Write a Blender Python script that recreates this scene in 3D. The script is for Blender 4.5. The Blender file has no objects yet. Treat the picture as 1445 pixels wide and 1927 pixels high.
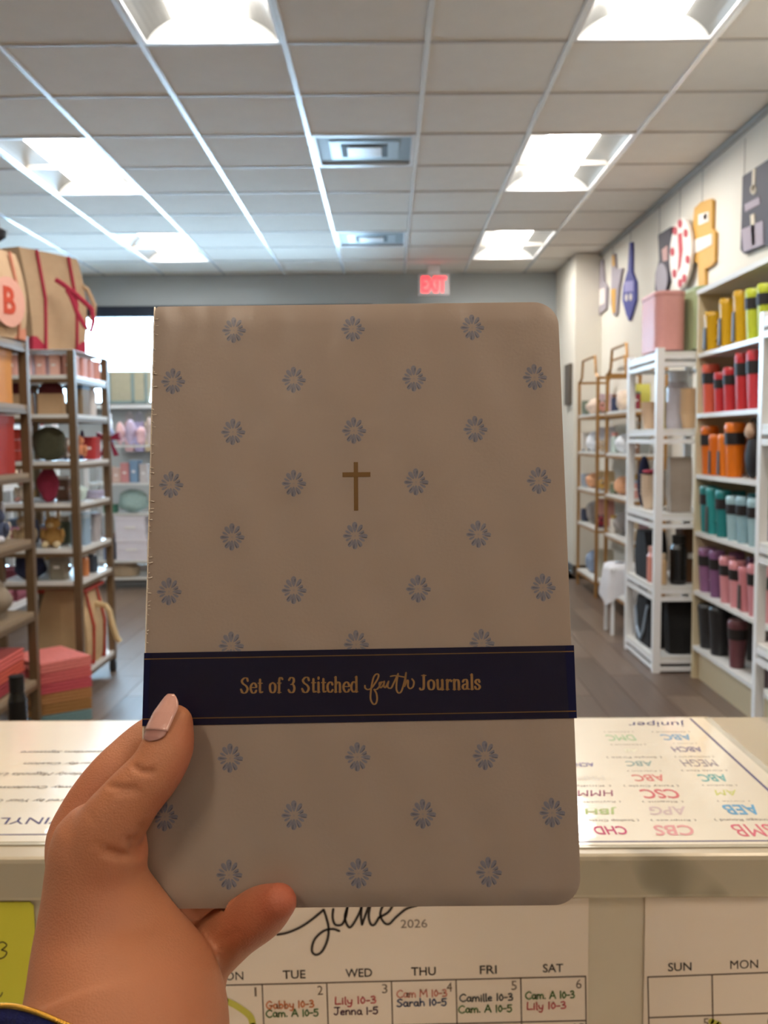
import bpy, bmesh, math, random
from mathutils import Vector, Matrix
from math import sin, cos, pi, radians, sqrt, atan2
random.seed(7)
R_ = random.Random(11)
S = bpy.context.scene
COL = S.collection

# ---------------------------------------------------------------- camera
F_PX, W_PX, H_PX = 1780.0, 1445.0, 1927.0
cam_d = bpy.data.cameras.new('camera'); cam = bpy.data.objects.new('camera', cam_d); COL.objects.link(cam)
CAM = Vector((0, 0, 1.28))
RM = Matrix.Rotation(radians(.24), 3, 'Z') @ Matrix.Rotation(radians(90 - 4.35), 3, 'X') @ Matrix.Rotation(radians(-.4), 3, 'Z')
cam.matrix_world = Matrix.Translation(CAM) @ RM.to_4x4()
cam_d.sensor_fit = 'HORIZONTAL'; cam_d.sensor_width = 36; cam_d.lens = F_PX / W_PX * 36
cam_d.clip_start = .02; cam_d.clip_end = 200
cam_d.dof.use_dof = True; cam_d.dof.focus_distance = .375; cam_d.dof.aperture_fstop = 29
S.camera = cam

def ray(x, y): return RM @ Vector(((x - W_PX/2)/F_PX, (H_PX/2 - y)/F_PX, -1))
def at(x, y, D):            # the point of the room seen at pixel x, y at distance D down the shop
    d = ray(x, y); return CAM + d*(D/d.y)
def on_z(x, y, z):
    d = ray(x, y); return CAM + d*((z - CAM.z)/d.z)

# ---------------------------------------------------------------- world and exposure
wd = bpy.data.worlds.new('overcast'); S.world = wd; wd.use_nodes = True
bg = wd.node_tree.nodes['Background']; bg.inputs[0].default_value = (.48, .75, 1, 1); bg.inputs[1].default_value = 14.0
S.view_settings.view_transform = 'Standard'; S.view_settings.look = 'None'
S.view_settings.exposure = 0.75; S.view_settings.gamma = 1; S.view_settings.use_curve_mapping = False
LAMP = 18.0                # strength of the ceiling light lenses
FILL_NEAR = 11.0  # unseen warm lights added over the counter to fill the foreground
FILL_BACK = 10.5  # unseen lights added behind the camera to brighten the journal front
LAMP_COL = (1, .95, .88)

# ---------------------------------------------------------------- helpers
def lin(h):
    h = h.lstrip('#'); v = [int(h[i:i+2], 16)/255 for i in (0, 2, 4)]
    return tuple((c/12.92 if c <= .04045 else ((c + .055)/1.055)**2.4) for c in v) + (1,)
MATS = {}
def mat(name, col='#ffffff', rough=.55, metal=0, var=.06, scale=40, bump=0, bscale=200, emit=0, ecol=None, alpha=1, trans=0, coat=0, sss=0, spec=.5):
    if name in MATS: return MATS[name]
    m = bpy.data.materials.new(name); m.use_nodes = True; nt = m.node_tree; b = nt.nodes['Principled BSDF']
    c = lin(col) if isinstance(col, str) else tuple(col) + (1,)
    b.inputs['Roughness'].default_value = rough; b.inputs['Metallic'].default_value = metal
    b.inputs['Specular IOR Level'].default_value = spec
    if trans: b.inputs['Transmission Weight'].default_value = trans
    if coat: b.inputs['Coat Weight'].default_value = coat; b.inputs['Coat Roughness'].default_value = .06
    if alpha < 1: b.inputs['Alpha'].default_value = alpha
    tc = nt.nodes.new('ShaderNodeTexCoord')
    n = nt.nodes.new('ShaderNodeTexNoise'); n.inputs['Scale'].default_value = scale; n.inputs['Detail'].default_value = 3
    nt.links.new(tc.outputs['Object'], n.inputs['Vector'])
    r = nt.nodes.new('ShaderNodeMapRange'); r.inputs[3].default_value = 1 - var; r.inputs[4].default_value = 1 + var
    nt.links.new(n.outputs['Fac'], r.inputs[0])
    mx = nt.nodes.new('ShaderNodeVectorMath'); mx.operation = 'SCALE'; mx.inputs[0].default_value = c[:3]
    nt.links.new(r.outputs[0], mx.inputs['Scale']); nt.links.new(mx.outputs[0], b.inputs['Base Color'])
    if sss:
        b.inputs['Subsurface Weight'].default_value = sss; b.inputs['Subsurface Radius'].default_value = (.006, .0025, .0015); b.inputs['Subsurface Scale'].default_value = 1
    if emit:
        b.inputs['Emission Color'].default_value = (lin(ecol) if isinstance(ecol, str) else (tuple(ecol)+(1,) if ecol else c)); b.inputs['Emission Strength'].default_value = emit
    if bump:
        n2 = nt.nodes.new('ShaderNodeTexNoise'); n2.inputs['Scale'].default_value = bscale; n2.inputs['Detail'].default_value = 4
        nt.links.new(tc.outputs['Object'], n2.inputs['Vector'])
        bp = nt.nodes.new('ShaderNodeBump'); bp.inputs['Strength'].default_value = bump; bp.inputs['Distance'].default_value = .002
        nt.links.new(n2.outputs['Fac'], bp.inputs['Height']); nt.links.new(bp.outputs[0], b.inputs['Normal'])
        if coat: nt.links.new(bp.outputs[0], b.inputs['Coat Normal'])
    MATS[name] = m; return m
def C(hexcol, rough=.6, **k): return mat('colour_' + hexcol.strip('#') + ('' if rough == .6 else '_%d' % (rough*100)), hexcol, rough, **k)

class MB:
    def __init__(s): s.v = []; s.f = []
    def add(s, vs, fs):
        o = len(s.v); s.v += [tuple(v) for v in vs]; s.f += [tuple(i + o for i in f) for f in fs]; return s
    def box(s, x0, x1, y0, y1, z0, z1):
        return s.add([(x0,y0,z0),(x1,y0,z0),(x1,y1,z0),(x0,y1,z0),(x0,y0,z1),(x1,y0,z1),(x1,y1,z1),(x0,y1,z1)],
                     [(0,3,2,1),(4,5,6,7),(0,1,5,4),(1,2,6,5),(2,3,7,6),(3,0,4,7)])
    def rbox(s, x0, x1, y0, y1, z0, z1, r=.01, n=3):       # rounded in plan
        pts = []
        for cx, cy, a in ((x1-r,y1-r,0),(x0+r,y1-r,90),(x0+r,y0+r,180),(x1-r,y0+r,270)):
            for k in range(n+1):
                t = radians(a + 90*k/n); pts.append((cx + r*cos(t), cy + r*sin(t)))
        return s.prism(pts, z0, z1)
    def prism(s, pts, z0, z1, M=None):
        n = len(pts); vs = [(p[0],p[1],z0) for p in pts] + [(p[0],p[1],z1) for p in pts]
        if M is not None: vs = [tuple(M @ Vector(v)) for v in vs]
        return s.add(vs, [tuple(range(n-1,-1,-1)), tuple(range(n,2*n))] + [(i,(i+1)%n,n+(i+1)%n,n+i) for i in range(n)])
    def lathe(s, prof, n=16, c=(0,0,0), sx=1, sy=1, cap=True):
        vs = []
        for r, z in prof:
            for k in range(n):
                a = 2*pi*k/n; vs.append((c[0]+r*cos(a)*sx, c[1]+r*sin(a)*sy, c[2]+z))
        fs = []; m = len(prof)
        for i in range(m-1):
            for k in range(n): fs.append((i*n+k, i*n+(k+1)%n, (i+1)*n+(k+1)%n, (i+1)*n+k))
        if cap: fs += [tuple(range(n-1,-1,-1)), tuple(range((m-1)*n, m*n))]
        return s.add(vs, fs)
    def tube(s, pts, r, n=6, closed=False):
        P = [Vector(p) for p in pts]; m = len(P); vs = []; up = None
        for i, p in enumerate(P):
            a = P[(i-1) % m] if (i > 0 or closed) else P[i]; b = P[(i+1) % m] if (i < m-1 or closed) else P[i]
            t = (b - a).normalized()
            if up is None: up = Vector((0,0,1)) if abs(t.z) < .9 else Vector((1,0,0))
            u = (up - t*up.dot(t)).normalized(); w = t.cross(u); up = u
            rr = r[i] if isinstance(r, (list, tuple)) else r
            for k in range(n):
                q = 2*pi*k/n; vs.append(p + u*(rr*cos(q)) + w*(rr*sin(q)))
        fs = []
        for i in range(m if closed else m-1):
            j = (i+1) % m
            for k in range(n): fs.append((i*n+k, i*n+(k+1)%n, j*n+(k+1)%n, j*n+k))
        if not closed: fs += [tuple(range(n-1,-1,-1)), tuple(range((m-1)*n, m*n))]
        return s.add(vs, fs)
    def blob(s, c, rx, ry, rz, seed=0, amp=.15, nu=14, nv=9):
        rr = random.Random(seed); ph = [rr.uniform(0, 6.28) for _ in range(6)]
        vs = [(c[0], c[1], c[2]-rz)]
        for i in range(1, nv):
            t = -pi/2 + pi*i/nv
            for k in range(nu):
                a = 2*pi*k/nu
                q = 1 + amp*(sin(3*a+ph[0]+2*t) * .5 + sin(5*a+ph[1]-3*t)*.3 + sin(4*t+ph[2])*.4)
                vs.append((c[0]+rx*cos(t)*cos(a)*q, c[1]+ry*cos(t)*sin(a)*q, c[2]+rz*sin(t)*(1 + amp*.3*sin(2*a+ph[3]))))
        vs.append((c[0], c[1], c[2]+rz)); fs = []
        for k in range(nu): fs.append((0, 1+(k+1)%nu, 1+k))
        for i in range(nv-2):
            for k in range(nu):
                a = 1+i*nu; fs.append((a+k, a+(k+1)%nu, a+nu+(k+1)%nu, a+nu+k))
        l = len(vs)-1; a = 1+(nv-2)*nu
        for k in range(nu): fs.append((a+k, a+(k+1)%nu, l))
        return s.add(vs, fs)
    def mesh(s, name, m, smooth=False):
        me = bpy.data.meshes.new(name); me.from_pydata(s.v, [], s.f); me.materials.append(m); me.validate(); me.update()
        if smooth: me.shade_smooth()
        return me
    def build(s, name, m, parent=None, smooth=False, bevel=0):
        o = bpy.data.objects.new(name, s.mesh(name, m, smooth)); COL.objects.link(o)
        if parent: o.parent = parent
        if bevel:
            b = o.modifiers.new('bevel', 'BEVEL'); b.width = bevel; b.segments = 2; b.limit_method = 'ANGLE'
        return o
def tag(o, label=None, cat=None, group=None, kind=None):
    if label: o['label'] = label
    if cat: o['category'] = cat
    if group: o['group'] = group
    if kind: o['kind'] = kind
    return o
def thing(name, label, cat, loc=(0,0,0), rz=0, group=None):
    o = bpy.data.objects.new(name, None); o.empty_display_size = .05; COL.objects.link(o); o.location = loc; o.rotation_euler = (0,0,rz)
    return tag(o, label, cat, group)
def struct(o): return tag(o, kind='structure')
def dup(root, loc, rz=None, label=None, group=None):
    r = root.copy(); COL.objects.link(r); r.location = loc
    if rz is not None: r.rotation_euler = (0,0,rz)
    if label: r['label'] = label
    if group: r['group'] = group
    for ch in list(root.children):
        c = ch.copy(); COL.objects.link(c); c.parent = r
        for g in ch.children:
            d = g.copy(); COL.objects.link(d); d.parent = c
    return r
def frame_matrix(o, ex, ey, ez):
    M = Matrix.Identity(4)
    for i in range(3): M[i][0] = ex[i]; M[i][1] = ey[i]; M[i][2] = ez[i]; M[i][3] = o[i]
    return M

# strokes: pen lines turned into flat ribbons
def catmull(P, k=6):
    if len(P) < 3: return list(P)
    out = []
    Q = [P[0]] + list(P) + [P[-1]]
    for i in range(1, len(Q)-2):
        p0, p1, p2, p3 = Q[i-1], Q[i], Q[i+1], Q[i+2]
        for j in range(k):
            t = j/k
            out.append(tuple(.5*((2*p1[a]) + (-p0[a]+p2[a])*t + (2*p0[a]-5*p1[a]+4*p2[a]-p3[a])*t*t + (-p0[a]+3*p1[a]-3*p2[a]+p3[a])*t**3) for a in (0,1)))
    out.append(tuple(P[-1])); return out
def ribbon(mb, P, w, z=0, contrast=0):     # w full width; contrast>0: vertical strokes thick, horizontal thin
    n = len(P)
    def wd_(i):
        a = P[max(i-1,0)]; b = P[min(i+1,n-1)]; dx, dy = b[0]-a[0], b[1]-a[1]; L = sqrt(dx*dx+dy*dy) or 1
        return w*(1 - contrast + contrast*abs(dy)/L)/2, (-dy/L, dx/L)
    vs = []; fs = []
    for i in range(n):
        h, nn = wd_(i); vs += [(P[i][0]+nn[0]*h, P[i][1]+nn[1]*h, z), (P[i][0]-nn[0]*h, P[i][1]-nn[1]*h, z)]
    for i in range(n-1): fs.append((2*i, 2*i+1, 2*i+3, 2*i+2))
    for i in (0, n-1):
        h, nn = wd_(i); o = len(vs); vs += [(P[i][0]+h*cos(k*pi/4), P[i][1]+h*sin(k*pi/4), z) for k in range(8)]; fs.append(tuple(range(o, o+8)))
    mb.add(vs, fs)
# hand lettering: single pen lines per letter, x to the right, y up, height 1, advance
HL = {
 'C': (.75, [[(.68,.85),(.45,1),(.12,.7),(.1,.3),(.4,0),(.7,.15)]]), 'A': (.8, [[(.05,0),(.4,1)],[(.4,1),(.72,0)],[(.16,.35),(.62,.35)]]),
 'L': (.65, [[(.15,1),(.12,.5),(.12,.04)],[(.12,.04),(.6,.06)]]), 'J': (.65, [[(.1,1),(.62,1)],[(.42,1),(.42,.3),(.25,0),(.05,.15)]]),
 'S': (.65, [[(.58,.9),(.35,1),(.12,.78),(.35,.55),(.56,.28),(.3,0),(.05,.12)]]), 'M': (.95, [[(.08,0),(.14,1)],[(.14,1),(.45,.35)],[(.45,.35),(.78,1)],[(.78,1),(.86,0)]]),
 'G': (.78, [[(.66,.85),(.42,1),(.1,.6),(.2,.12),(.5,.02),(.68,.4)],[(.42,.42),(.72,.42)]]),
 'a': (.6, [[(.45,.5),(.25,.6),(.08,.3),(.22,.02),(.45,.2),(.46,.55)],[(.46,.55),(.46,.15),(.56,0)]]),
 'b': (.58, [[(.1,1),(.1,.02)],[(.1,.3),(.3,.58),(.48,.3),(.3,0),(.1,.08)]]),
 'e': (.55, [[(.08,.3),(.44,.36),(.3,.58),(.1,.4),(.14,.06),(.45,.06)]]),
 'h': (.58, [[(.1,1),(.1,0)],[(.1,.35),(.3,.58),(.46,.4),(.48,0)]]), 'i': (.25, [[(.12,.55),(.12,0)],[(.12,.75),(.13,.8)]]),
 'l': (.25, [[(.12,1),(.12,.1),(.2,0)]]), 'm': (.85, [[(.08,.56),(.08,0)],[(.08,.35),(.24,.58),(.38,.4),(.4,0)],[(.4,.35),(.56,.58),(.72,.4),(.74,0)]]),
 'n': (.58, [[(.08,.56),(.08,0)],[(.08,.35),(.28,.58),(.44,.4),(.46,0)]]), 'r': (.45, [[(.1,.56),(.1,0)],[(.1,.3),(.24,.54),(.4,.5)]]),
 'y': (.55, [[(.06,.55),(.14,.15),(.4,.15)],[(.46,.56),(.42,0),(.3,-.35),(.08,-.3)]]), 'u': (.56, [[(.08,.55),(.1,.1),(.3,.02),(.44,.25),(.46,.55)],[(.46,.4),(.48,0)]]),
 '0': (.55, [[(.28,.9),(.08,.5),(.22,.05),(.45,.4),(.28,.9)]]), '1': (.3, [[(.15,.95),(.15,0)]]), '2': (.6, [[(.1,.75),(.3,.98),(.5,.72),(.3,.35),(.08,.02)],[(.08,.02),(.54,.04)]]),
 '3': (.58, [[(.08,.88),(.32,.96),(.42,.72),(.2,.52)],[(.2,.52),(.48,.4),(.4,.08),(.06,.06)]]), '4': (.62, [[(.36,.98),(.06,.35)],[(.06,.35),(.56,.35)],[(.4,.7),(.38,0)]]),
 '5': (.6, [[(.52,.95),(.14,.92)],[(.14,.92),(.12,.55)],[(.12,.55),(.42,.58),(.5,.22),(.3,0),(.06,.1)]]), '6': (.58, [[(.42,.98),(.14,.6),(.1,.2),(.3,0),(.48,.22),(.34,.5),(.12,.32)]]),
 '-': (.4, [[(.05,.42),(.34,.44)]]), '.': (.25, [[(.1,.02),(.12,.06)]]), ' ': (.35, []), '~': (.5, [[(0,.3),(.25,.4),(.5,.3)]]),
}
def handtext(mb, s, x, y, h, w, M=None, jit=.04, condense=1, tw=None, z=0):
    adv = sum(HL[c][0] for c in s)
    k = h if tw is None else tw/adv
    tmp = MB(); X = 0; r = random.Random(hash_(s))
    for c in s:
        a, st = HL[c]; dy = r.uniform(-jit, jit)
        for P in st:
            ribbon(tmp, catmull([(x+(X+p[0])*k*condense, y+(p[1]+dy)*h) for p in P], 5), w, z)
        X += a
    mb.add([tuple(M @ Vector(v)) for v in tmp.v] if M is not None else tmp.v, tmp.f)
def hash_(s): return sum((i+1)*ord(c) for i, c in enumerate(s))

# plain sans lettering from Blender's built-in font, as a mesh
def textmesh(mb, s, M, size=1, w=None, h=None, ext=0, align='CENTER', shear=0, bold=0):
    if 'M' in s: bold = 0
    cu = bpy.data.curves.new('t', 'FONT'); cu.body = s; cu.size = 1; cu.extrude = ext; cu.align_x = align; cu.shear = shear; cu.resolution_u = 3; cu.offset = bold
    o = bpy.data.objects.new('t', cu); COL.objects.link(o)
    dg = bpy.context.evaluated_depsgraph_get(); me = bpy.data.meshes.new_from_object(o.evaluated_get(dg))
    xs = [v.co.x for v in me.vertices]; ys = [v.co.y for v in me.vertices]
    x0, x1, y0, y1 = min(xs), max(xs), min(ys), max(ys)
    sx = (w/(x1-x0)) if w else size; sy = (h/(y1-y0)) if h else (size if not w else sx)
    cx = (x0+x1)/2
    vs = [tuple(M @ Vector(((v.co.x-cx)*sx, (v.co.y-y0)*sy, v.co.z))) for v in me.vertices]
    mb.add(vs, [tuple(p.vertices) for p in me.polygons])
    bpy.data.objects.remove(o); bpy.data.curves.remove(cu); bpy.data.meshes.remove(me)

# ---------------------------------------------------------------- the room
ZC = 2.97; XR = 1.97; XL = -4.4; YB = 9.8; YR = -3.4
GX = [.182 + .6096*i for i in range(-8, 3)]; GY = [4.18 + .6096*i for i in range(-12, 10)]
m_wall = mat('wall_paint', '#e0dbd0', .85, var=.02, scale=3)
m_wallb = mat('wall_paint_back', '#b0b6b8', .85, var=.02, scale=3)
m_tile = mat('ceiling_tile_face', '#dfd8ce', .9, var=.05, scale=8, bump=.25, bscale=600)
m_bar = mat('white_metal', '#eef1f4', .22, metal=.25, var=.01)
m_white = mat('white_powder_coat', '#e9ebee', .3, var=.02)
m_dark = mat('dark_metal', '#1d2026', .4)

# floor
fl = struct(MB().box(XL, XR, YR, YB, -.06, -.008).build('floor', mat('floor_base', '#3b322c', .8)))
pm = []
for i, hx in enumerate(('#5f4f45', '#69584c', '#56473d', '#6f5e51', '#625146')):
    m = mat('plank_%d' % i, hx, .36, var=.3, scale=4); nt = m.node_tree
    tc = [n for n in nt.nodes if n.type == 'TEX_COORD'][0]; mp = nt.nodes.new('ShaderNodeMapping'); mp.inputs['Scale'].default_value = (14, .7, 1)
    nz = [n for n in nt.nodes if n.type == 'TEX_NOISE'][0]; nt.links.new(tc.outputs['Object'], mp.inputs[0]); nt.links.new(mp.outputs[0], nz.inputs['Vector'])
    pm.append(m)
pme = [MB().box(-.089, .089, -.608, .608, -.008, 0).mesh('floor_plank', m) for m in pm]
x = XL + .09; k = 0
while x < XR - .08:
    y = 1.9 - (k*.41 % 1.22)
    while y < YB:
        if y + .61 < YB + .4 and y + .61 > 0:
            o = bpy.data.objects.new('floor_plank', pme[R_.randrange(5)]); COL.objects.link(o); o.parent = fl
            yy = min(y + .61, YB - .609); o.location = (x, yy, 0)
        y += 1.219
    x += .1805; k += 1

# ceiling
ce = struct(MB().box(XL, XR, YR, YB, ZC + .16, ZC + .22).build('ceiling', mat('deck', '#8a8a88', .9)))
lights = [(-2, -2, 'n'), (-2, 1, 'n'), (2, -4, 'f'), (2, 1, 'f'), (6, -4, 'f'), (6, 1, 'f'), (-6, -2, 'r'), (-6, 1, 'r'), (-10, -2, 'b'), (-10, 1, 'b')]   # row, column index relative to GX[8]=.182
holes = set()
for r, c, _ in lights: holes |= {(r, c), (r+1, c)}
vents = [(2, -1), (6, -1)]; holes |= set(vents)
tme = {}
def tile(x0, x1, y0, y1):
    kx = (round(x1-x0, 3), round(y1-y0, 3))
    if kx not in tme: tme[kx] = MB().box(-kx[0]/2+.004, kx[0]/2-.004, -kx[1]/2+.004, kx[1]/2-.004, .004, .02).mesh('ceiling_tile', m_tile)
    o = bpy.data.objects.new('ceiling_tile', tme[kx]); COL.objects.link(o); o.parent = ce; o.location = ((x0+x1)/2, (y0+y1)/2, ZC)
xs = [XL] + [g for g in GX if g > XL + .05] + [XR]; ys = [YR] + GY + [YB]
ys = sorted(v for v in ys if YR <= v <= YB)
for i in range(len(xs)-1):
    c = round((xs[i+1] - .182)/.6096) - 1 if i < len(xs)-2 else 2
    c = round((xs[i] - .182)/.6096) if i > 0 else -99
    for j in range(len(ys)-1):
        r = round((ys[j] - 4.18)/.6096) if j > 0 else -99
        if (r, c) in holes: continue
        tile(xs[i], xs[i+1], ys[j], ys[j+1])
for g in xs[1:-1]:
    MB().box(g-.012, g+.012, YR, YB, ZC-.004, ZC+.03).build('main_runner', m_bar, ce)
m_tee = mat('cross_tee_paint', '#b9b2aa', .5)
for g in ys[1:-1]:
    MB().box(XL, XR, g-.010, g+.010, ZC-.001, ZC+.025).build('cross_tee', m_tee, ce)

# walls
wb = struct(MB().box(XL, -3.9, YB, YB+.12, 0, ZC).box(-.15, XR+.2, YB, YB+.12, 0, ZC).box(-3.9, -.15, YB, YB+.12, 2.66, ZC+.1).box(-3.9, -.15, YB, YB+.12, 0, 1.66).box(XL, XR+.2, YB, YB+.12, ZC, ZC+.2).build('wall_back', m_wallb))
struct(MB().box(XR, XR+.12, YR, YB, 0, ZC+.2).build('wall_right', m_wall))
struct(MB().box(XL-.12, XL, YR, YB, 0, ZC+.2).build('wall_left', m_wall))
struct(MB().box(XL, XR, YR-.12, YR, 0, ZC+.2).build('wall_rear', mat('rear_paint', '#b89f84', .85)))
struct(MB().box(1.73, XR-.001, 8.80, YB-.001, .1, ZC-.006).build('wall_column', m_wall))
struct(MB().box(1.725, XR-.001, 8.78, 8.80, 0, .1).build('baseboard_column', mat('base_brown', '#4a3a2c', .6)))
struct(MB().box(XR-.015, XR, 2, 8.78, 0, .1).build('baseboard_right', mat('base_brown')))
struct(MB().box(XR-.03, XR, 1, 8.8, ZC-.03, ZC-.004).build('trim_1', mat('wall_angle', '#9fa4a6', .5)))
# window with black frame
wn = MB().box(-3.9, -.15, YB-.03, YB+.06, 2.55, 2.66).box(-3.9, -3.84, YB, YB+.06, 1.66, 2.56).box(-.21, -.15, YB, YB+.06, 1.66, 2.56).box(-1.9, -1.85, YB+.02, YB+.06, 1.66, 2.56).box(-3.9, -.15, YB, YB+.06, 1.66, 1.69).build('window_1', mat('black_frame', '#1b2436', .4))
struct(wn)
gm = bpy.data.materials.new('window_glass'); gm.use_nodes = True; nt = gm.node_tree; nt.nodes.remove(nt.nodes['Principled BSDF'])
tr = nt.nodes.new('ShaderNodeBsdfTransparent'); gl = nt.nodes.new('ShaderNodeBsdfGlossy'); gl.inputs['Roughness'].default_value = .02
mx = nt.nodes.new('ShaderNodeMixShader'); fr = nt.nodes.new('ShaderNodeFresnel'); nt.links.new(fr.outputs[0], mx.inputs[0]); nt.links.new(tr.outputs[0], mx.inputs[1]); nt.links.new(gl.outputs[0], mx.inputs[2]); nt.links.new(mx.outputs[0], nt.nodes['Material Output'].inputs[0])
MB().box(-3.84, -1.9, YB+.035, YB+.041, 1.69, 2.56).build('pane', gm, wn); MB().box(-1.85, -.21, YB+.035, YB+.041, 1.69, 2.56).build('pane', gm, wn)
struct(MB().box(-3.95, -.1, YB-.13, YB-.001, 1.62, 1.66).build('window_sill', m_white))

# ceiling lights
m_lens = {'f': mat('lens_far', '#ffffff', .5, emit=LAMP, ecol=LAMP_COL), 'n': mat('lens_near', '#ffffff', .5, emit=LAMP, ecol=LAMP_COL), 'r': mat('lens_fill_overhead', '#ffffff', .5, emit=FILL_NEAR, ecol=(1, .80, .58)), 'b': mat('lens_fill_behind', '#ffffff', .5, emit=FILL_BACK, ecol=(1, .82, .64))}
m_refl = mat('dimmed_reflector', '#636361', .4, var=.01)  # grey colour puts the dim look of the curved sides into the material
fr_mb = MB()
for a in ((-.30,.30,-.605,-.585),(-.30,.30,.585,.605),(-.30,-.28,-.585,.585),(.28,.30,-.585,.585)): fr_mb.box(a[0],a[1],a[2],a[3],-.002,.012)
fr_me = fr_mb.mesh('light_frame', m_white)
rf = MB(); N = 8
prof = [(-.28 + .17*(k/N), .005 + .075*sin(pi/2*(k/N)**.8)) for k in range(N+1)]
prof2 = prof + [(-x_, z_) for x_, z_ in prof[::-1]]
vs = []; fs = []
for (x_, z_) in prof2: vs += [(x_, -.585 + .6*max(0, z_-.005), z_), (x_, .585 - .6*max(0, z_-.005), z_)]
for k in range(len(prof2)-1): fs.append((2*k, 2*k+1, 2*k+3, 2*k+2))
o_ = len(vs)
rf.add(vs, fs)
ep_me = []
for yy, sg in ((-.585, 1), (.585, -1)):
    v2 = []; f2 = []
    for (x_, z_) in prof2: v2 += [(x_, yy, .005), (x_, yy + sg*.6*max(0, z_-.005), z_)]
    for k in range(len(prof2)-1): f2.append((2*k, 2*k+1, 2*k+3, 2*k+2))
    ep_me.append(MB().add(v2, f2).mesh('end_plate', mat('lit_look_end_plate', '#dededb', .35)))  # pale colour stands in for the lit look of the ends
rf.box(-.3, .3, -.605, .605, .10, .11)
rf_me = rf.mesh('reflector', m_refl)
def lens_mesh(m):
    b = MB(); v = []; f = []
    pr = [(-.145, .074), (-.14, .055), (-.08, .036), (0, .030), (.08, .036), (.14, .055), (.145, .074)]
    for (x_, z_) in pr: v += [(x_, -.555, z_), (x_, .555, z_)]
    for k in range(6): f.append((2*k, 2*k+1, 2*k+3, 2*k+2))
    f.append(tuple(range(0, 14, 2))); f.append(tuple(range(13, 0, -2)))
    return b.add(v, f).mesh('light_lens', m)
lens_me = {k: lens_mesh(m) for k, m in m_lens.items()}
LL = {(-2,-2):'bright ceiling light cut off by the top edge, left of the two large near ones', (-2,1):'bright ceiling light cut off by the top edge, right of the two large near ones',
      (2,-4):'recessed ceiling light at the left edge, middle of its row of depth', (2,1):'recessed ceiling light right of centre beside the air vent row',
      (6,-4):'small far ceiling light left of the farther vent', (6,1):'small far ceiling light right of the farther vent',
      (-6,-2):'unseen fill light added in the ceiling above the counter, left one', (-6,1):'unseen fill light added in the ceiling above the counter, right one',
      (-10,-2):'unseen fill light added in the ceiling behind the camera, left one', (-10,1):'unseen fill light added in the ceiling behind the camera, right one'}
for r, c, k in lights:
    t = thing('ceiling_light', LL[(r, c)], 'ceiling light', (.182 + .6096*(c+.5), 4.18 + .6096*(r+1), ZC), 0, 'recessed ceiling lights')
    for nm, me in (('light_frame', fr_me), ('reflector', rf_me), ('end_plate', ep_me[0]), ('end_plate', ep_me[1]), ('light_lens', lens_me[k])):
        o = bpy.data.objects.new(nm, me); COL.objects.link(o); o.parent = t
# air vents
m_vent = mat('vent_grey', '#a9b8c0', .35, metal=.3)
for i, (r, c) in enumerate(vents):
    t = thing('ceiling_vent', ['square air vent between the two middle ceiling lights', 'smaller looking far air vent near the back wall ceiling'][i], 'air vent', (.182 + .6096*(c+.5), 4.18 + .6096*(r+.5), ZC))
    q = MB()
    for a in ((-.3,.3,-.3,-.27),(-.3,.3,.27,.3),(-.3,-.27,-.27,.27),(.27,.3,-.27,.27)): q.box(a[0],a[1],a[2],a[3],-.002,.012)
    q.build('vent_frame', m_white, t)
    MB().box(-.27, .27, -.27, .27, .012, .018).build('vent_back', mat('vent_blue_grey', '#8b9aa3', .5, var=.12, scale=9), t)  # blue-grey panel colour of the vent
    MB().box(-.20, .20, -.17, .17, .006, .012).build('vent_louver', m_vent, t)
    MB().box(-.135, .135, -.115, .115, .002, .006).build('vent_gap_shade', mat('vent_gap_shade', '#4c5a63', .6), t)  # solid plate, its dark colour stands in for shade in the gap
    MB().box(-.10, .10, -.085, .085, -.004, .002).build('vent_plate', m_white, t)

# exit sign
p = at(816, 535, 9.35)
t = thing('exit_sign', 'white exit sign with glowing red EXIT letters hanging from the far ceiling', 'exit sign', (p.x, 9.35, ZC))
z1 = at(816, 516, 9.35).z - ZC - .0; z0 = at(816, 556, 9.35).z - ZC; z1 = min(z1, -.02)
MB().box(-.15, .15, -.025, .025, z0, z1).build('housing', mat('exit_housing', '#b9b3b6', .5), t, bevel=.006)
MB().box(-.06, .06, -.02, .02, z1, 0).build('canopy', m_white, t)
b = MB(); Mx = Matrix.Translation((0, -.0262, z0 + .025)) @ Matrix.Rotation(pi/2, 4, 'X')
textmesh(b, 'EXIT', Mx, w=.24, h=(z1-z0)-.05, ext=.0008, bold=.03)
b.build('exit_lettering', mat('exit_red', '#ff3a40', .5, emit=2.0, ecol='#ff3038'), t)
# small framed notice on the column's side
MB().box(1.70, 1.729, 8.9, 9.15, 1.60, 1.98).build('wall_notice', mat('notice', '#5a5148', .6))
tag(bpy.data.objects['wall_notice'], 'small dark framed notice on the side of the far corner column', 'notice')

# ---------------------------------------------------------------- counter
ZT = .95; CY0, CY1 = .728, 1.103
m_lam = mat('marble_laminate', '#b9af99', .28, var=.03, scale=6, coat=.2)
nt = m_lam.node_tree; b_ = nt.nodes['Principled BSDF']
wv = nt.nodes.new('ShaderNodeTexWave'); wv.inputs['Scale'].default_value = 1.3; wv.inputs['Distortion'].default_value = 14; wv.inputs['Detail'].default_value = 4; wv.inputs['Detail Scale'].default_value = 1.6
rp = nt.nodes.new('ShaderNodeValToRGB'); rp.color_ramp.elements[0].position = 0; rp.color_ramp.elements[0].color = (.62,.62,.60,1); rp.color_ramp.elements[1].position = .07; rp.color_ramp.elements[1].color = (1,1,1,1)
tc = [n for n in nt.nodes if n.type == 'TEX_COORD'][0]; nt.links.new(tc.outputs['Object'], wv.inputs['Vector']); nt.links.new(wv.outputs['Fac'], rp.inputs[0])
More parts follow.
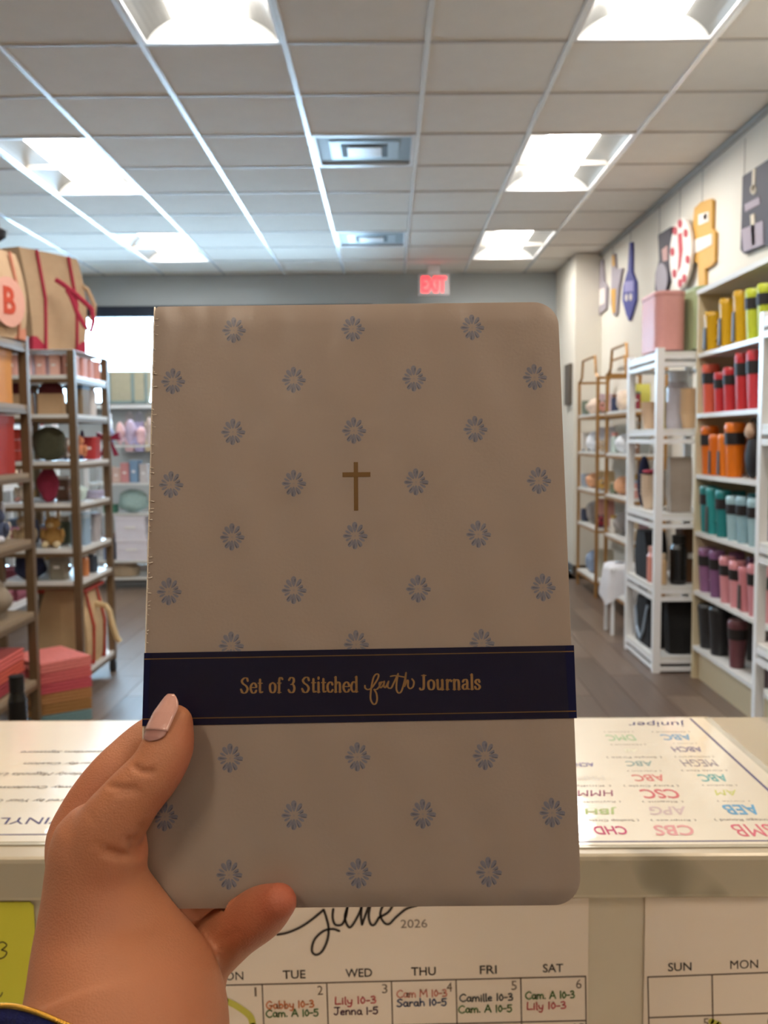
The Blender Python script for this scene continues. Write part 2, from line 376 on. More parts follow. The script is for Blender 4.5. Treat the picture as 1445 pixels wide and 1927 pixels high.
src = b_.inputs['Base Color'].links[0].from_socket; ml = nt.nodes.new('ShaderNodeVectorMath'); ml.operation = 'MULTIPLY'
nt.links.new(src, ml.inputs[0]); nt.links.new(rp.outputs[0], ml.inputs[1]); nt.links.new(ml.outputs[0], b_.inputs['Base Color'])
t = thing('sales_counter', 'pale marble-look sales counter in front of the camera with a vertical back panel', 'counter', (0, .9, 0))
MB().box(-1.25, 1.25, CY0-.9, CY1-.9, ZT-.036, ZT).build('countertop', m_lam, t, bevel=.004)
MB().box(-1.22, 1.22, .740-.9, CY1-.93, .0, ZT-.0365).build('counter_body', mat('counter_panel', '#cdc2ad', .6, var=.03), t)

MB().box(-1.22, 1.22, .28-.9, .738-.9, .595, .62).build('bounce_desk', mat('bounce_desk_white', '#efe8da', .4), t)  # unseen desk top, added to bounce ceiling light onto panel and hand
m_paper = mat('laminated_paper', '#e2dccb', .35, var=.01, coat=1, bump=.12, bscale=26)
m_clear = mat('laminate_edge', '#d9d6c6', .08, var=.01, coat=1, alpha=.85)
m_purple = C('#3b3370'); m_grey = C('#77716f')
# right sheet (reads from the far side: text turned 180 degrees)
t = thing('monogram_sheet', 'laminated sheet of coloured monogram samples lying on the right of the counter', 'sheet', (0,0,ZT+.0005))
SX0, SX1, SY0, SY1 = .055, .378, .741, 1.098
MB().box(SX0, SX1, SY0, SY1, 0, .0006).build('lamination', m_clear, t)
MB().box(SX0+.006, SX1-.008, SY0+.004, SY1-.004, .0006, .0010).build('paper', m_paper, t)
b = MB()
for a in ((.352,.3545,.752,1.09),(SX0+.02,.3545,.750,.7518),(SX0+.02,.022+SX0,.752,1.09)): b.box(a[0],a[1],a[2],a[3],.001,.0012)
b.build('purple_border', m_purple, t)
def flat(px_, py_): q = on_z(px_, py_, ZT); return q
def put_text(parent, name, s, px_, py_, wpx, hfac, m, shear=0, bold=0, flip=True, thick=None):
    q = flat(px_, py_); ww = abs(flat(px_+wpx/2, py_).x - flat(px_-wpx/2, py_).x)
    Mt = Matrix.Translation((q.x, q.y, .00125)) @ (Matrix.Rotation(pi, 4, 'Z') if flip else Matrix.Identity(4)) @ Matrix.Translation((0, -ww*hfac/2, 0))
    bb = MB(); textmesh(bb, s, Mt, w=ww, h=ww*hfac, shear=shear, bold=bold); return bb.build(name, m, parent)
mono = [ (1148,1566,62,.42,'CHD','#c23a72',0), (1267,1566,76,.42,'CBS','#d89aa0',.2), (1418,1566,76,.5,'SMB','#d0627a',0),
 (1130,1529,66,.36,'JBH','#a9bf83',.2),(1257,1529,76,.36,'APG','#c6b4b8',.3),(1395,1527,64,.5,'AEB','#5b9fd0',0),
 (1120,1496,72,.28,'HMM','#8f3b66',.3),(1242,1497,70,.45,'CSC','#cf6a74',0),(1366,1495,46,.4,'AM','#c3cc6a',.3),
 (1112,1467,50,.35,'MHM','#c9c6c0',0),(1221,1467,60,.4,'ABC','#cf7f7c',0),(1342,1467,52,.5,'ABC','#6fb0b4',0),
 (1100,1442,36,.4,'ACN','#6c63a0',0),(1203,1440,54,.35,'ABC','#8fa8a8',.2),(1315,1439,64,.4,'MEGH','#8c8494',0),
 (1188,1415,26,.4,'AB','#d4d8c4',.2),(1293,1413,56,.35,'ABCH','#847c9c',0),(1168,1391,52,.45,'DMC','#8fbf93',0),(1273,1390,56,.42,'ABC','#7ba7cc',0)]
for px_, py_, w_, hf, s_, cc, sh in mono:
    put_text(t, 'monogram', s_, px_, py_, w_, hf*1.5, C(cc), shear=sh, bold=.02)
for px_, py_, w_, s_ in [(1150,1547,104,'( Scallop Circle )'),(1267,1547,86,'( Empress )'),(1404,1546,120,'( Vintage Round )'),(1128,1512,80,'( Reynolds )'),(1247,1512,78,'( Elegant )'),(1380,1511,62,'( Circle )'),
    (1110,1482,80,'( Kindly )'),(1225,1482,104,'( Fancy Circle )'),(1354,1481,66,'( Bracket )'),(1212,1454,64,'( Pearson )'),(1325,1453,86,'( Circle Dot )'),(1193,1428,104,'( Simple Pirate )'),(1306,1427,74,'( Monogram )'),
    (1182,1404,66,'( Houston )'),(1289,1402,44,'( Roma )'),(1164,1380,56,'( Natural )'),(1262,1380,72,'( Diamond )')]:
    put_text(t, 'caption', s_, px_, py_, w_, .12, m_grey)
put_text(t, 'sheet_title', 'juniper', 1236, 1364, 112, .34, m_purple, shear=.3)
# left sheet
t = thing('vinyl_sheet', 'laminated vinyl lettering sheet lying upside down on the left of the counter', 'sheet', (0,0,ZT+.0005))
MB().box(-.62, -.165, .752, 1.098, 0, .0006).build('lamination', m_clear, t)
MB().box(-.614, -.171, .757, 1.093, .0006, .0010).build('paper', m_paper, t)
b = MB()
for a in ((-.60,-.185,.770,.7717),(-.187,-.185,.772,1.085)): b.box(a[0],a[1],a[2],a[3],.001,.0012)
b.build('purple_border', m_purple, t)
put_text(t, 'sheet_title', 'VINYL', 60, 1548, 126, .24, m_purple, shear=-.1)
for px_, py_, w_, s_ in [(60,1509,210,'Covered by Your Grace'),(80,1484,200,'Highway Condensed'),(60,1459,250,'Suddenly Magnolia Line One'),(130,1439,170,'Butterfly Caslon'),(130,1417,180,'Amsterdam Signature')]:
    put_text(t, 'sample_line', s_, px_, py_, w_, .085, C('#6b645f'), shear=.25, bold=.01)

# papers taped to the back panel
YP = .7385
m_cal = mat('calendar_paper', '#e6d8c8', .6, var=.012, scale=9)
m_line = C('#5b4b41'); m_ink = C('#2e2522')
def pl(px_, py_, off=.0): return at(px_, py_, YP - off)
def panel_M(x, z, rot, off): return Matrix.Translation((x, YP - off, z)) @ Matrix.Rotation(rot, 4, 'Y') @ Matrix.Rotation(pi/2, 4, 'X')
def calendar(name, label, x0, x1, ztop, zgrid, xg0, cw, rh, rot, days, nums, title=True):
    t = thing(name, label, 'calendar', (x0, YP, ztop)); t.rotation_euler = (0, -rot, 0)
    L = lambda x_, z_: (x_ - x0, z_ - ztop)
    tr_ = math.tan(rot); w_ = x1-x0; cs = cos(rot)
    P_ = [(-.28*sin(rot), -.28*cs), (w_*cs - .28*sin(rot), -w_*sin(rot) - .28*cs), (w_*cs, -w_*sin(rot)), (0, 0)]
    MB().add([(p[0], -.0006, p[1]) for p in P_] + [(p[0], .0006, p[1]) for p in P_], [(0,1,2,3),(7,6,5,4),(0,4,5,1),(1,5,6,2),(2,6,7,3),(3,7,4,0)]).build('page', m_cal, t)
    b = MB(); gx, gz = L(xg0, zgrid)
    for i in range(8): b.box(gx+cw*i-.0005, gx+cw*i+.0005, -.0009, -.0006, gz-rh*5, gz)
    for j in range(6): b.box(gx-.0005, gx+cw*7+.0005, -.0009, -.0006, gz-rh*j-.0005, gz-rh*j+.0005)
    b.build('day_grid', m_line, t)
    for i, d in enumerate(days):
        b = MB()
        Mt = Matrix.Translation((gx+cw*(i+.5), -.0009, gz+.0042)) @ Matrix.Rotation(pi/2, 4, 'X')
        textmesh(b, d, Mt, h=.0072, w={'SUN':.0190,'MON':.0225,'TUE':.0185,'WED':.0218,'THU':.0200,'FRI':.0138,'SAT':.0165}[d], bold=.012)
        b.build('weekday_name', m_ink, t)
    for (i, j, s_) in nums:
        b = MB()
        Mt = Matrix.Translation((gx+cw*i+cw-.0056, -.0009, gz-rh*j-.0100)) @ Matrix.Rotation(pi/2, 4, 'X')
        textmesh(b, s_, Mt, h=.0078, w=.0044*len(s_) if s_ != '1' else .0016)
        b.build('day_number', C('#6b5a4e'), t)
    return t, gx, gz
DAYS = ['SUN','MON','TUE','WED','THU','FRI','SAT']
a0 = pl(490, 1852); a1 = pl(1098, 1837); cw = (a1.x - a0.x)/5; rh = .0375
xg0 = a0.x - 2*cw; zg = a0.z + (a1.z-a0.z)*(-2/5)*0
rot = math.atan2(a1.z - a0.z, a1.x - a0.x)
zg_at = a0.z - (a0.x - xg0)*math.tan(rot)
xc0 = xg0 - .010; zt = pl(1105, 1668).z + .0
t, gx, gz = calendar('june_calendar', 'june calendar page with handwritten shifts, taped under the counter edge', xc0, a1.x + .0035, .9105, .9105 - (.9105 - zg_at) , xg0, cw, rh, rot, DAYS,
    [(1,0,'1'),(2,0,'2'),(3,0,'3'),(4,0,'4'),(5,0,'5'),(6,0,'6'),(0,1,'7'),(1,1,'8'),(2,1,'9'),(3,1,'10'),(4,1,'11'),(5,1,'12'),(6,1,'13')])
june_t = t
Minv = None
def cal_local(t, px_, py_):      # pixel -> local (x, z) on the page
    q = pl(px_, py_, .0009) - Vector(t.location); Rm = Matrix.Rotation(-t.rotation_euler[1], 3, 'Y'); q = Rm @ q; return (q.x, q.z)
def page_strokes(t, name, polys, w, m, off=.0011, contrast=0):
    b = MB()
    for P in polys:
        Q = catmull([cal_local(t, *p) for p in P], 6); tmp = MB(); ribbon(tmp, Q, w, 0, contrast)
        b.add([(v[0], -off, v[1]) for v in tmp.v], tmp.f)
    return b.build(name, m, t)
z_ = lambda L_: [[(500 + p[0]/4.129, 1690 + p[1]/4.129) for p in P] for P in L_]
page_strokes(t, 'june_lettering', z_([[(90,283),(170,268),(270,225),(360,165),(450,90)],[(450,90),(470,150),(488,230),(480,320),(440,410),(390,440),(358,405),(380,320),(450,255),(520,240),(570,255)],
   [(525,85),(520,150),(540,205),(590,205),(620,150),(635,70)],[(635,70),(615,150),(640,220),(670,215),(720,130),(745,65)],[(745,65),(740,140),(748,205)],[(748,205),(790,90),(820,20)],[(820,20),(800,130),(815,200),(845,205),(880,150)],
   [(880,150),(950,110),(985,50),(960,0),(910,60),(890,130),(920,190),(960,200),(1010,150),(1090,85),(1170,58)]]), .0020, m_ink)
b = MB(); q = cal_local(t, 779, 1746); Mt = Matrix.Translation((q[0], -.0009, q[1])) @ Matrix.Rotation(pi/2, 4, 'X'); textmesh(b, '2026', Mt, w=.0215, h=.0070); b.build('year_number', C('#7c6c60'), t)
hw = [('Gabby 10-3', 500,1898,92,'#c8703a'), ('Cam. A 10-5', 500,1914,100,'#3f6a2c'), ('Lily 10-3', 629,1890,80,'#bf4f56'), ('Jenna 1-5', 628,1910,84,'#4a2440'),
      ('Cam M 10-3', 746,1877,96,'#c98070'), ('Sarah 10-5', 746,1894,95,'#27406c'), ('Camille 10-3', 864,1885,102,'#3d4448'), ('Cam. A 10-5', 862,1906,102,'#3f6a2c'), ('Cam. A 10-3', 988,1880,94,'#3f6a2c'), ('Lily 10-3', 990,1900,76,'#bf4f56')]
for s_, px_, py_, wpx, cc in hw:
    b = MB(); q = cal_local(t, px_, py_); q2 = cal_local(t, px_+wpx, py_); tmp = MB()
    handtext(tmp, s_, q[0], q[1], .0062, .0011, tw=(q2[0]-q[0]))
    b.add([(v[0], -.0011, v[1]) for v in tmp.v], tmp.f).build('handwriting', C(cc), t)
page_strokes(t, 'highlighter_mark', [[(424,1883),(445,1893),(470,1912),(476,1930)]], .0055, C('#c3bd4e'), off=.0010)
a2 = pl(1213, 1838); a3 = pl(1334, 1828.5); cw2 = a3.x - a2.x
t, gx, gz = calendar('blank_calendar', 'blank calendar page with SUN and MON columns taped at right below the counter', a2.x - .0005, a2.x + cw2*7 + .01, .9105, a2.z, a2.x, cw2, .0345, radians(2.0), DAYS,
    [(0,1,'5'),(1,1,'6'),(2,1,'7'),(3,0,'1'),(4,0,'2'),(5,0,'3'),(6,0,'4')])
page_strokes(t, 'highlighter_mark', [[(1338,1922),(1352,1928)]], .005, C('#c3bd4e'), off=.0010)
# tape strip / sticker and yellow note
q0 = pl(62, 1655)
t = thing('yellow_note', 'bright yellow-green paper with a handwritten 3, taped at the left below the counter', 'paper note', (q0.x, YP, .9105))
zt_ = q0.z - .9105
pts = [(-.16, -.2), (-.16, min(zt_, -.001)), (-.003, min(zt_, -.001)), (0, min(zt_, -.001)-.003), (.001, -.06), (-.002, -.2)]
b = MB(); n = len(pts); b.add([(p[0], -.0012, p[1]) for p in pts] + [(p[0], -.0002, p[1]) for p in pts], [tuple(range(n)), tuple(range(2*n-1, n-1, -1))] + [(i, n+i, n+(i+1)%n, (i+1)%n) for i in range(n)]).build('paper', mat('highlighter_paper', '#dcd63c', .6, var=.02), t)
b = MB()
for P in ([(-6,1776),(6,1771),(14,1777),(4,1786)],[(4,1786),(14,1790),(8,1800),(-8,1804)],[(-14,1868),(0,1874),(6,1866)]):
    Q = catmull([(pl(*p_).x - q0.x, pl(*p_).z - .9105) for p_ in P], 6); tmp = MB(); ribbon(tmp, Q, .0009, 0); b.add([(v[0], -.0015, v[1]) for v in tmp.v], tmp.f)
b.build('handwriting', m_ink, t)
q1 = pl(66, 1660); q2 = pl(100, 1702)
# ---------------------------------------------------------------- the journal set held in the hand
JO = Vector((-0.01060949, 0.32915496, 1.22703775)); JX = Vector((.99998996, .000945473, .0043811485)).normalized()
JY = Vector((-.00448166, .22312024, .97478063)); JY = (JY - JX*JY.dot(JX)).normalized(); JZ = JX.cross(JY)
JM = frame_matrix(JO, JX, JY, JZ)
jr = thing('journal_set', 'shrink-wrapped cream journals with blue flowers, gold cross and navy band, held up', 'journals')
jr.matrix_world = JM
mm = .001
def jl(x, y):   # pixel -> journal plane mm
    d = ray(x, y); q = CAM + d*((JO - CAM).dot(JZ)/d.dot(JZ)) - JO; return q.dot(JX), q.dot(JY)
def rr_outline(w, h, rR=9*mm, rL=1.5*mm):
    pts = []
    for cx, cy, a, r in ((w-rR, h-rR, 0, rR), (-w+rL, h-rL, 90, rL), (-w+rL, -h+rL, 180, rL), (w-rR, -h+rR, 270, rR)):
        for k in range(9):
            t_ = radians(a + 90*k/8); pts.append((cx + r*cos(t_), cy + r*sin(t_)))
    return pts
m_cover = mat('cream_cover', '#c8b7a8', .45, var=.02, scale=12, bump=.05, bscale=900)
m_page = mat('page_edge', '#d8cfc0', .7)
W2, H2 = 74*mm, 105.5*mm
for k in range(3):
    zt2 = -4.6*mm*k
    MB().prism(rr_outline(W2-.0*mm, H2), zt2-.5*mm, zt2).build('front_cover', m_cover, jr)
    MB().prism(rr_outline(W2-1.2*mm, H2-1*mm, 8*mm), zt2-3.8*mm, zt2-.5*mm).build('page_block', m_page, jr)
    MB().prism(rr_outline(W2, H2), zt2-4.3*mm, zt2-3.8*mm).build('back_cover', m_cover, jr)
# printed flowers: one shared mesh
fb = MB()
def petal(cx, cy, ang, L_, w_):
    n = 8; vs = []
    for k in range(n*2):
        t_ = k/(n*2)*2*pi; u = (1 - cos(t_))/2; vv = sin(t_)*w_*(.38 + .55*u)*.68
        x_ = L_*u; vs.append((cx + x_*cos(ang) - vv*sin(ang), cy + x_*sin(ang) + vv*cos(ang), 0))
    fb.add(vs, [tuple(range(n*2))])
for k, (ang, r0, L_, w_) in enumerate([(91,1.3,3.7,2.0),(269,1.1,3.7,2.0),(0,1.2,3.3,1.45),(180,1.0,3.3,1.45),(57,1.5,3.2,1.35),(123,1.4,3.1,1.6),(240,1.5,3.0,1.5),(301,1.5,3.0,1.5),(29,1.5,2.2,.8),(152,1.6,2.3,.9),(208,1.5,2.2,.9),(331,1.5,2.4,1.0)]):
    a = radians(ang); petal(r0*mm*cos(a), r0*mm*sin(a), a, L_*mm, w_*mm)
for k in range(4): fb.add([(.25*mm*cos(a_+k*pi/2)+ .12*mm*cos(t_), .25*mm*sin(a_+k*pi/2)+.12*mm*sin(t_), 0) for a_ in (0.5,) for t_ in (0,1.57,3.14,4.71)], [(0,1,2,3)])
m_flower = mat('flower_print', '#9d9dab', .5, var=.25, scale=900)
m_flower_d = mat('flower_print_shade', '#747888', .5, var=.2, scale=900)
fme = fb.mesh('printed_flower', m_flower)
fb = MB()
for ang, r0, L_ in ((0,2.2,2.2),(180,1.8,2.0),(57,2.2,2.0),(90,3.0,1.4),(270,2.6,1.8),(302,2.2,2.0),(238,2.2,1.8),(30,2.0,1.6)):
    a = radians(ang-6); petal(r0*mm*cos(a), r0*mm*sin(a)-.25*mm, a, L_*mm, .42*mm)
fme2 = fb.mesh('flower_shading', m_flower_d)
for r in range(11):
    y = 96.0 - 19.08*r
    for xx in ((-45.0, -1.4, 42.3) if r % 2 == 0 else (-67.0, -23.1, 20.6, 64.4)):
        xx = xx + .9*(r/10)*(1 if True else 0) + (xx/44)*.0
        if r == 7: continue
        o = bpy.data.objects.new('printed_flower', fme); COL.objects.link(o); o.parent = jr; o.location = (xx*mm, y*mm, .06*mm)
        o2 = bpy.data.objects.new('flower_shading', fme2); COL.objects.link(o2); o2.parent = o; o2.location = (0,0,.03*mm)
m_gold = mat('gold_foil', '#8f6c38', .42, metal=.2, var=.05, scale=300)
MB().box(-1.35*mm, .2*mm, 28.7*mm, 46.3*mm, .04*mm, .12*mm).box(-5.4*mm, 4.6*mm, 40.9*mm, 42.6*mm, .05*mm, .13*mm).build('gold_cross', m_gold, jr)
# belly band: a ring of card around all three
m_navy = mat('navy_band', '#14163c', .5, var=.08, scale=120, spec=.15)
def band_pts(off, zf, zb): return None
bl, br_, z_f, z_b = -74.6*mm, 74.8*mm, .35*mm, -14.4*mm
def bandy(x): s = (x - bl)/(br_-bl); return (-20.6*mm*(1-s) + -19.5*mm*s, -45.5*mm*(1-s) - 44.3*mm*s)
b = MB(); ring = [(bl, z_f), (br_, z_f), (br_+.2*mm, z_f-.6*mm), (br_+.2*mm, z_b), (bl-.2*mm, z_b), (bl-.2*mm, z_f-.6*mm)]
vs = []
for (x_, zz) in ring: hi, lo = bandy(x_); vs += [(x_, hi, zz), (x_, lo, zz)]
ring2 = [(x_*(.995), zz - (.25*mm if zz > -5*mm else -.25*mm)) for x_, zz in ring]
for (x_, zz) in ring2: hi, lo = bandy(x_); vs += [(x_, hi, zz), (x_, lo, zz)]
fs = []; n = len(ring)
for i in range(n):
    j = (i+1) % n; fs += [(2*i, 2*i+1, 2*j+1, 2*j), (2*n+2*i, 2*n+2*j, 2*n+2*j+1, 2*n+2*i+1), (2*i, 2*j, 2*n+2*j, 2*n+2*i), (2*i+1, 2*n+2*i+1, 2*n+2*j+1, 2*j+1)]
band = b.add(vs, fs).build('belly_band', m_navy, jr)
for f_ in (.085, .905):
    b = MB(); v = []
    for x_ in (bl+.1*mm, br_-.1*mm):
        hi, lo = bandy(x_); yc = hi + (lo-hi)*f_; v += [(x_, yc+.16*mm, z_f+.03*mm), (x_, yc-.16*mm, z_f+.03*mm)]
    b.add(v, [(0,1,3,2)]).build('gold_line', m_gold, band)
# serif lettering drawn with a broad pen, local units: x-height .66, cap 1
V = .19
SG = {
 'S': (.66, [('c', [(.53,.80),(.46,.96),(.28,.97),(.12,.80),(.2,.62),(.42,.46),(.52,.26),(.4,.04),(.2,.03),(.06,.24)], .9)], [(.50,.72,.56,.99),(.05,.02,.1,.3)]),
 'e': (.54, [('c', [(.1,.37),(.45,.37),(.42,.56),(.28,.65),(.11,.5),(.08,.26),(.2,.03),(.38,.03),(.47,.16)], .9)], []),
 't': (.40, [('l', [(.19,.86),(.19,.14)], 1), ('c', [(.19,.16),(.24,.03),(.38,.07)], .8)], [(.03,.60,.38,.66)]),
 'o': (.56, [('c', [(.28,.655),(.12,.55),(.09,.33),(.14,.1),(.28,.015),(.42,.1),(.47,.33),(.43,.55),(.28,.655)], .9)], []),
 'f': (.38, [('l', [(.17,.8),(.17,.02)], 1), ('c', [(.17,.76),(.21,.95),(.32,.97),(.40,.88)], .8)], [(.02,.60,.34,.66),(.04,0,.34,.05)]),
 '3': (.54, [('c', [(.08,.82),(.2,.97),(.38,.93),(.42,.74),(.32,.56),(.2,.53)], .85), ('c', [(.2,.53),(.38,.5),(.46,.28),(.38,.05),(.18,.02),(.05,.18)], .85)], []),
 'i': (.30, [('l', [(.15,.64),(.15,.02)], 1), ('l', [(.15,.88),(.15,.96)], 1)], [(.04,.60,.15,.65),(.03,0,.28,.05)]),
 'c': (.50, [('c', [(.42,.5),(.36,.63),(.24,.65),(.1,.5),(.08,.28),(.16,.06),(.32,.02),(.44,.15)], .9)], []),
 'h': (.62, [('l', [(.15,.98),(.15,.02)], 1), ('c', [(.15,.46),(.26,.64),(.40,.62),(.45,.44),(.45,.02)], .75)], [(.03,.93,.15,.98),(.03,0,.27,.05),(.34,0,.58,.05)]),
 'd': (.60, [('l', [(.44,.98),(.44,.02)], 1), ('c', [(.44,.52),(.32,.65),(.18,.62),(.09,.42),(.1,.18),(.22,.02),(.36,.05),(.44,.2)], .85)], [(.32,.93,.44,.98),(.44,0,.57,.05)]),
 'J': (.50, [('l', [(.30,.95),(.30,.25)], 1), ('c', [(.30,.3),(.26,.08),(.12,.01),(.04,.1)], .8)], [(.14,.92,.47,.98)]),
 'u': (.62, [('l', [(.14,.64),(.14,.25)], 1), ('c', [(.14,.28),(.18,.06),(.3,.02),(.44,.18)], .75), ('l', [(.45,.64),(.45,.02)], 1)], [(.02,.60,.14,.65),(.34,.60,.45,.65),(.45,0,.58,.05)]),
 'r': (.46, [('l', [(.15,.64),(.15,.02)], 1), ('c', [(.15,.42),(.24,.6),(.34,.65),(.42,.56)], .7)], [(.03,.60,.15,.65),(.03,0,.30,.05)]),
 'n': (.62, [('l', [(.15,.64),(.15,.02)], 1), ('c', [(.15,.46),(.26,.64),(.40,.62),(.45,.44),(.45,.02)], .75)], [(.03,.60,.15,.65),(.03,0,.27,.05),(.34,0,.58,.05)]),
 'a': (.54, [('c', [(.1,.52),(.18,.64),(.32,.65),(.38,.5),(.38,.1),(.5,.03)], .8), ('c', [(.38,.38),(.16,.32),(.08,.17),(.16,.03),(.3,.05),(.38,.16)], .8)], []),
 'l': (.30, [('l', [(.15,.98),(.15,.02)], 1)], [(.03,.93,.15,.98),(.03,0,.28,.05)]),
 's': (.44, [('c', [(.34,.5),(.28,.64),(.16,.63),(.08,.5),(.16,.38),(.30,.28),(.36,.15),(.26,.02),(.13,.03),(.05,.17)], .85)], []),
 ' ': (.40, [], [])}
def serif(mb, s, x0, x1, y, h, z):
    adv = sum(SG[c][0] for c in s); k = (x1-x0)/adv; X = 0
    for c in s:
        a, st, bars = SG[c]
        for kind, P, _c in st:
            Q = [(x0+(X+p[0])*k, y+p[1]*h) for p in P]
            if kind == 'c': Q = catmull(Q, 6)
            ribbon(mb, Q, V*.86*k, z, .62 if kind == 'c' else 0)
        for (xa, ya, xb, yb) in bars:
            mb.add([(x0+(X+xa)*k, y+ya*h, z), (x0+(X+xb)*k, y+ya*h, z), (x0+(X+xb)*k, y+yb*h, z), (x0+(X+xa)*k, y+yb*h, z)], [(0,1,2,3)])
        X += a
m_goldt = mat('gold_lettering', '#bd9258', .45, metal=.1, var=.03)
b = MB()
zt3 = z_f + .05*mm
x_a, y_a = jl(452, 1304); x_b, _ = jl(675, 1300); serif(b, 'Set of 3 Stitched', x_a, x_b, y_a-.1*mm, 5.3*mm, zt3)
x_a, y_a = jl(789, 1298.5); x_b, _ = jl(905, 1297); serif(b, 'Journals', x_a, x_b, y_a, 5.2*mm, zt3)
b.build('band_lettering', m_goldt, band)
b = MB(); q_ = lambda P: [jl(660 + p[0]/5.558, 1240 + p[1]/5.558) for p in P]
for P in ([(148,280),(152,305),(180,320),(215,305),(250,260),(285,200),(290,165),(268,158),(240,190),(222,260),(210,340),(208,420),(235,470),(262,465),(275,420),(268,360),(245,320)],
          [(245,320),(275,315),(300,285),(322,245)], [(322,245),(300,250),(302,285)], [(345,240),(312,245),(300,280),(315,300),(345,265),(350,235)], [(350,235),(345,280),(362,298),(385,255),(395,235)],
          [(395,235),(385,285),(400,305),(425,300),(450,250),(495,155)], [(495,155),(480,240),(478,320),(500,355),(530,335),(560,240),(578,145)], [(415,182),(470,175),(560,190)],
          [(578,145),(570,220),(562,285)], [(562,285),(590,225),(600,235),(598,285),(620,310),(650,290),(660,240),(640,210)]):
    ribbon(b, catmull(q_(P), 6), .62*mm, zt3, .35)
b.build('script_lettering', m_goldt, band)
# shrink film
sf = bpy.data.materials.new('clear_film'); sf.use_nodes = True; nt = sf.node_tree; nt.nodes.remove(nt.nodes['Principled BSDF'])
tr = nt.nodes.new('ShaderNodeBsdfTransparent'); gl = nt.nodes.new('ShaderNodeBsdfGlossy'); gl.inputs['Roughness'].default_value = .30
mx = nt.nodes.new('ShaderNodeMixShader'); fr = nt.nodes.new('ShaderNodeFresnel'); fr.inputs[0].default_value = 1.42
tc = nt.nodes.new('ShaderNodeTexCoord'); mp = nt.nodes.new('ShaderNodeMapping'); mp.inputs['Scale'].default_value = (30, 14, 30); mp.inputs['Rotation'].default_value = (0, 0, .5)
nz = nt.nodes.new('ShaderNodeTexNoise'); nz.inputs['Scale'].default_value = 1.0; nz.inputs['Detail'].default_value = 2.5
bp = nt.nodes.new('ShaderNodeBump'); bp.inputs['Strength'].default_value = .6; bp.inputs['Distance'].default_value = .006
for a_, b2 in ((tc.outputs['Object'], mp.inputs[0]), (mp.outputs[0], nz.inputs['Vector']), (nz.outputs['Fac'], bp.inputs['Height']), (bp.outputs[0], gl.inputs['Normal']), (fr.outputs[0], mx.inputs[0]), (tr.outputs[0], mx.inputs[1]), (gl.outputs[0], mx.inputs[2]), (mx.outputs[0], nt.nodes['Material Output'].inputs[0])): nt.links.new(a_, b2)
b = MB(); gx_, gy_ = 40, 56; vs = []; rr = random.Random(3)
for j in range(gy_+1):
    for i in range(gx_+1):
        x_ = -W2 + 2*W2*i/gx_; y_ = -H2 + 2*H2*j/gy_; e = min(i, gx_-i, j, gy_-j)
        zz = .62*mm + (.10*mm*sin(i*.9+j*.35) + .06*mm*rr.uniform(-1,1) if e > 0 else -.5*mm)
        # follow the round corners on the right
        R2 = 9*mm; cx = W2-R2
        if x_ > cx and abs(y_) > H2-R2:
            dx = x_-cx; dy = abs(y_)-(H2-R2); d = max(dx, dy)/max(sqrt(dx*dx+dy*dy), 1e-9); x_ = cx+dx*d; y_ = math.copysign(H2-R2+dy*d, y_)
        vs.append((x_, y_, zz))
fs = [(j*(gx_+1)+i, j*(gx_+1)+i+1, (j+1)*(gx_+1)+i+1, (j+1)*(gx_+1)+i) for j in range(gy_) for i in range(gx_)]
b.add(vs, fs)
b.build('shrink_film', sf, jr, smooth=True)
# crimped film seam down the left edge, its sparkle painted in near-white
b = MB(); rr = random.Random(5); y = H2 - 2*mm
while y > -H2 + 4*mm:
    l = rr.uniform(.3, 1.9)*mm; x0 = -W2 - .3*mm; hh = rr.uniform(.08, .18)*mm
    if rr.random() < .75 and not (-47*mm < y < -18*mm): b.tube([(x0, y, -.4*mm), (x0 + l*.5, y + rr.uniform(-.2,.2)*mm, .55*mm), (x0 + l, y + rr.uniform(-.3,.3)*mm, .35*mm)], hh, 5)
    y -= rr.uniform(.7, 3.2)*mm
b.tube([(-W2-.35*mm, H2*(1-2*k/30), -.6*mm + .25*mm*sin(k*2.1)) for k in range(31)], .35*mm, 6)
b.build('film_seam', mat('film_crinkle_sparkle', '#fff4e4', .12, var=.02, coat=1), jr, smooth=True)

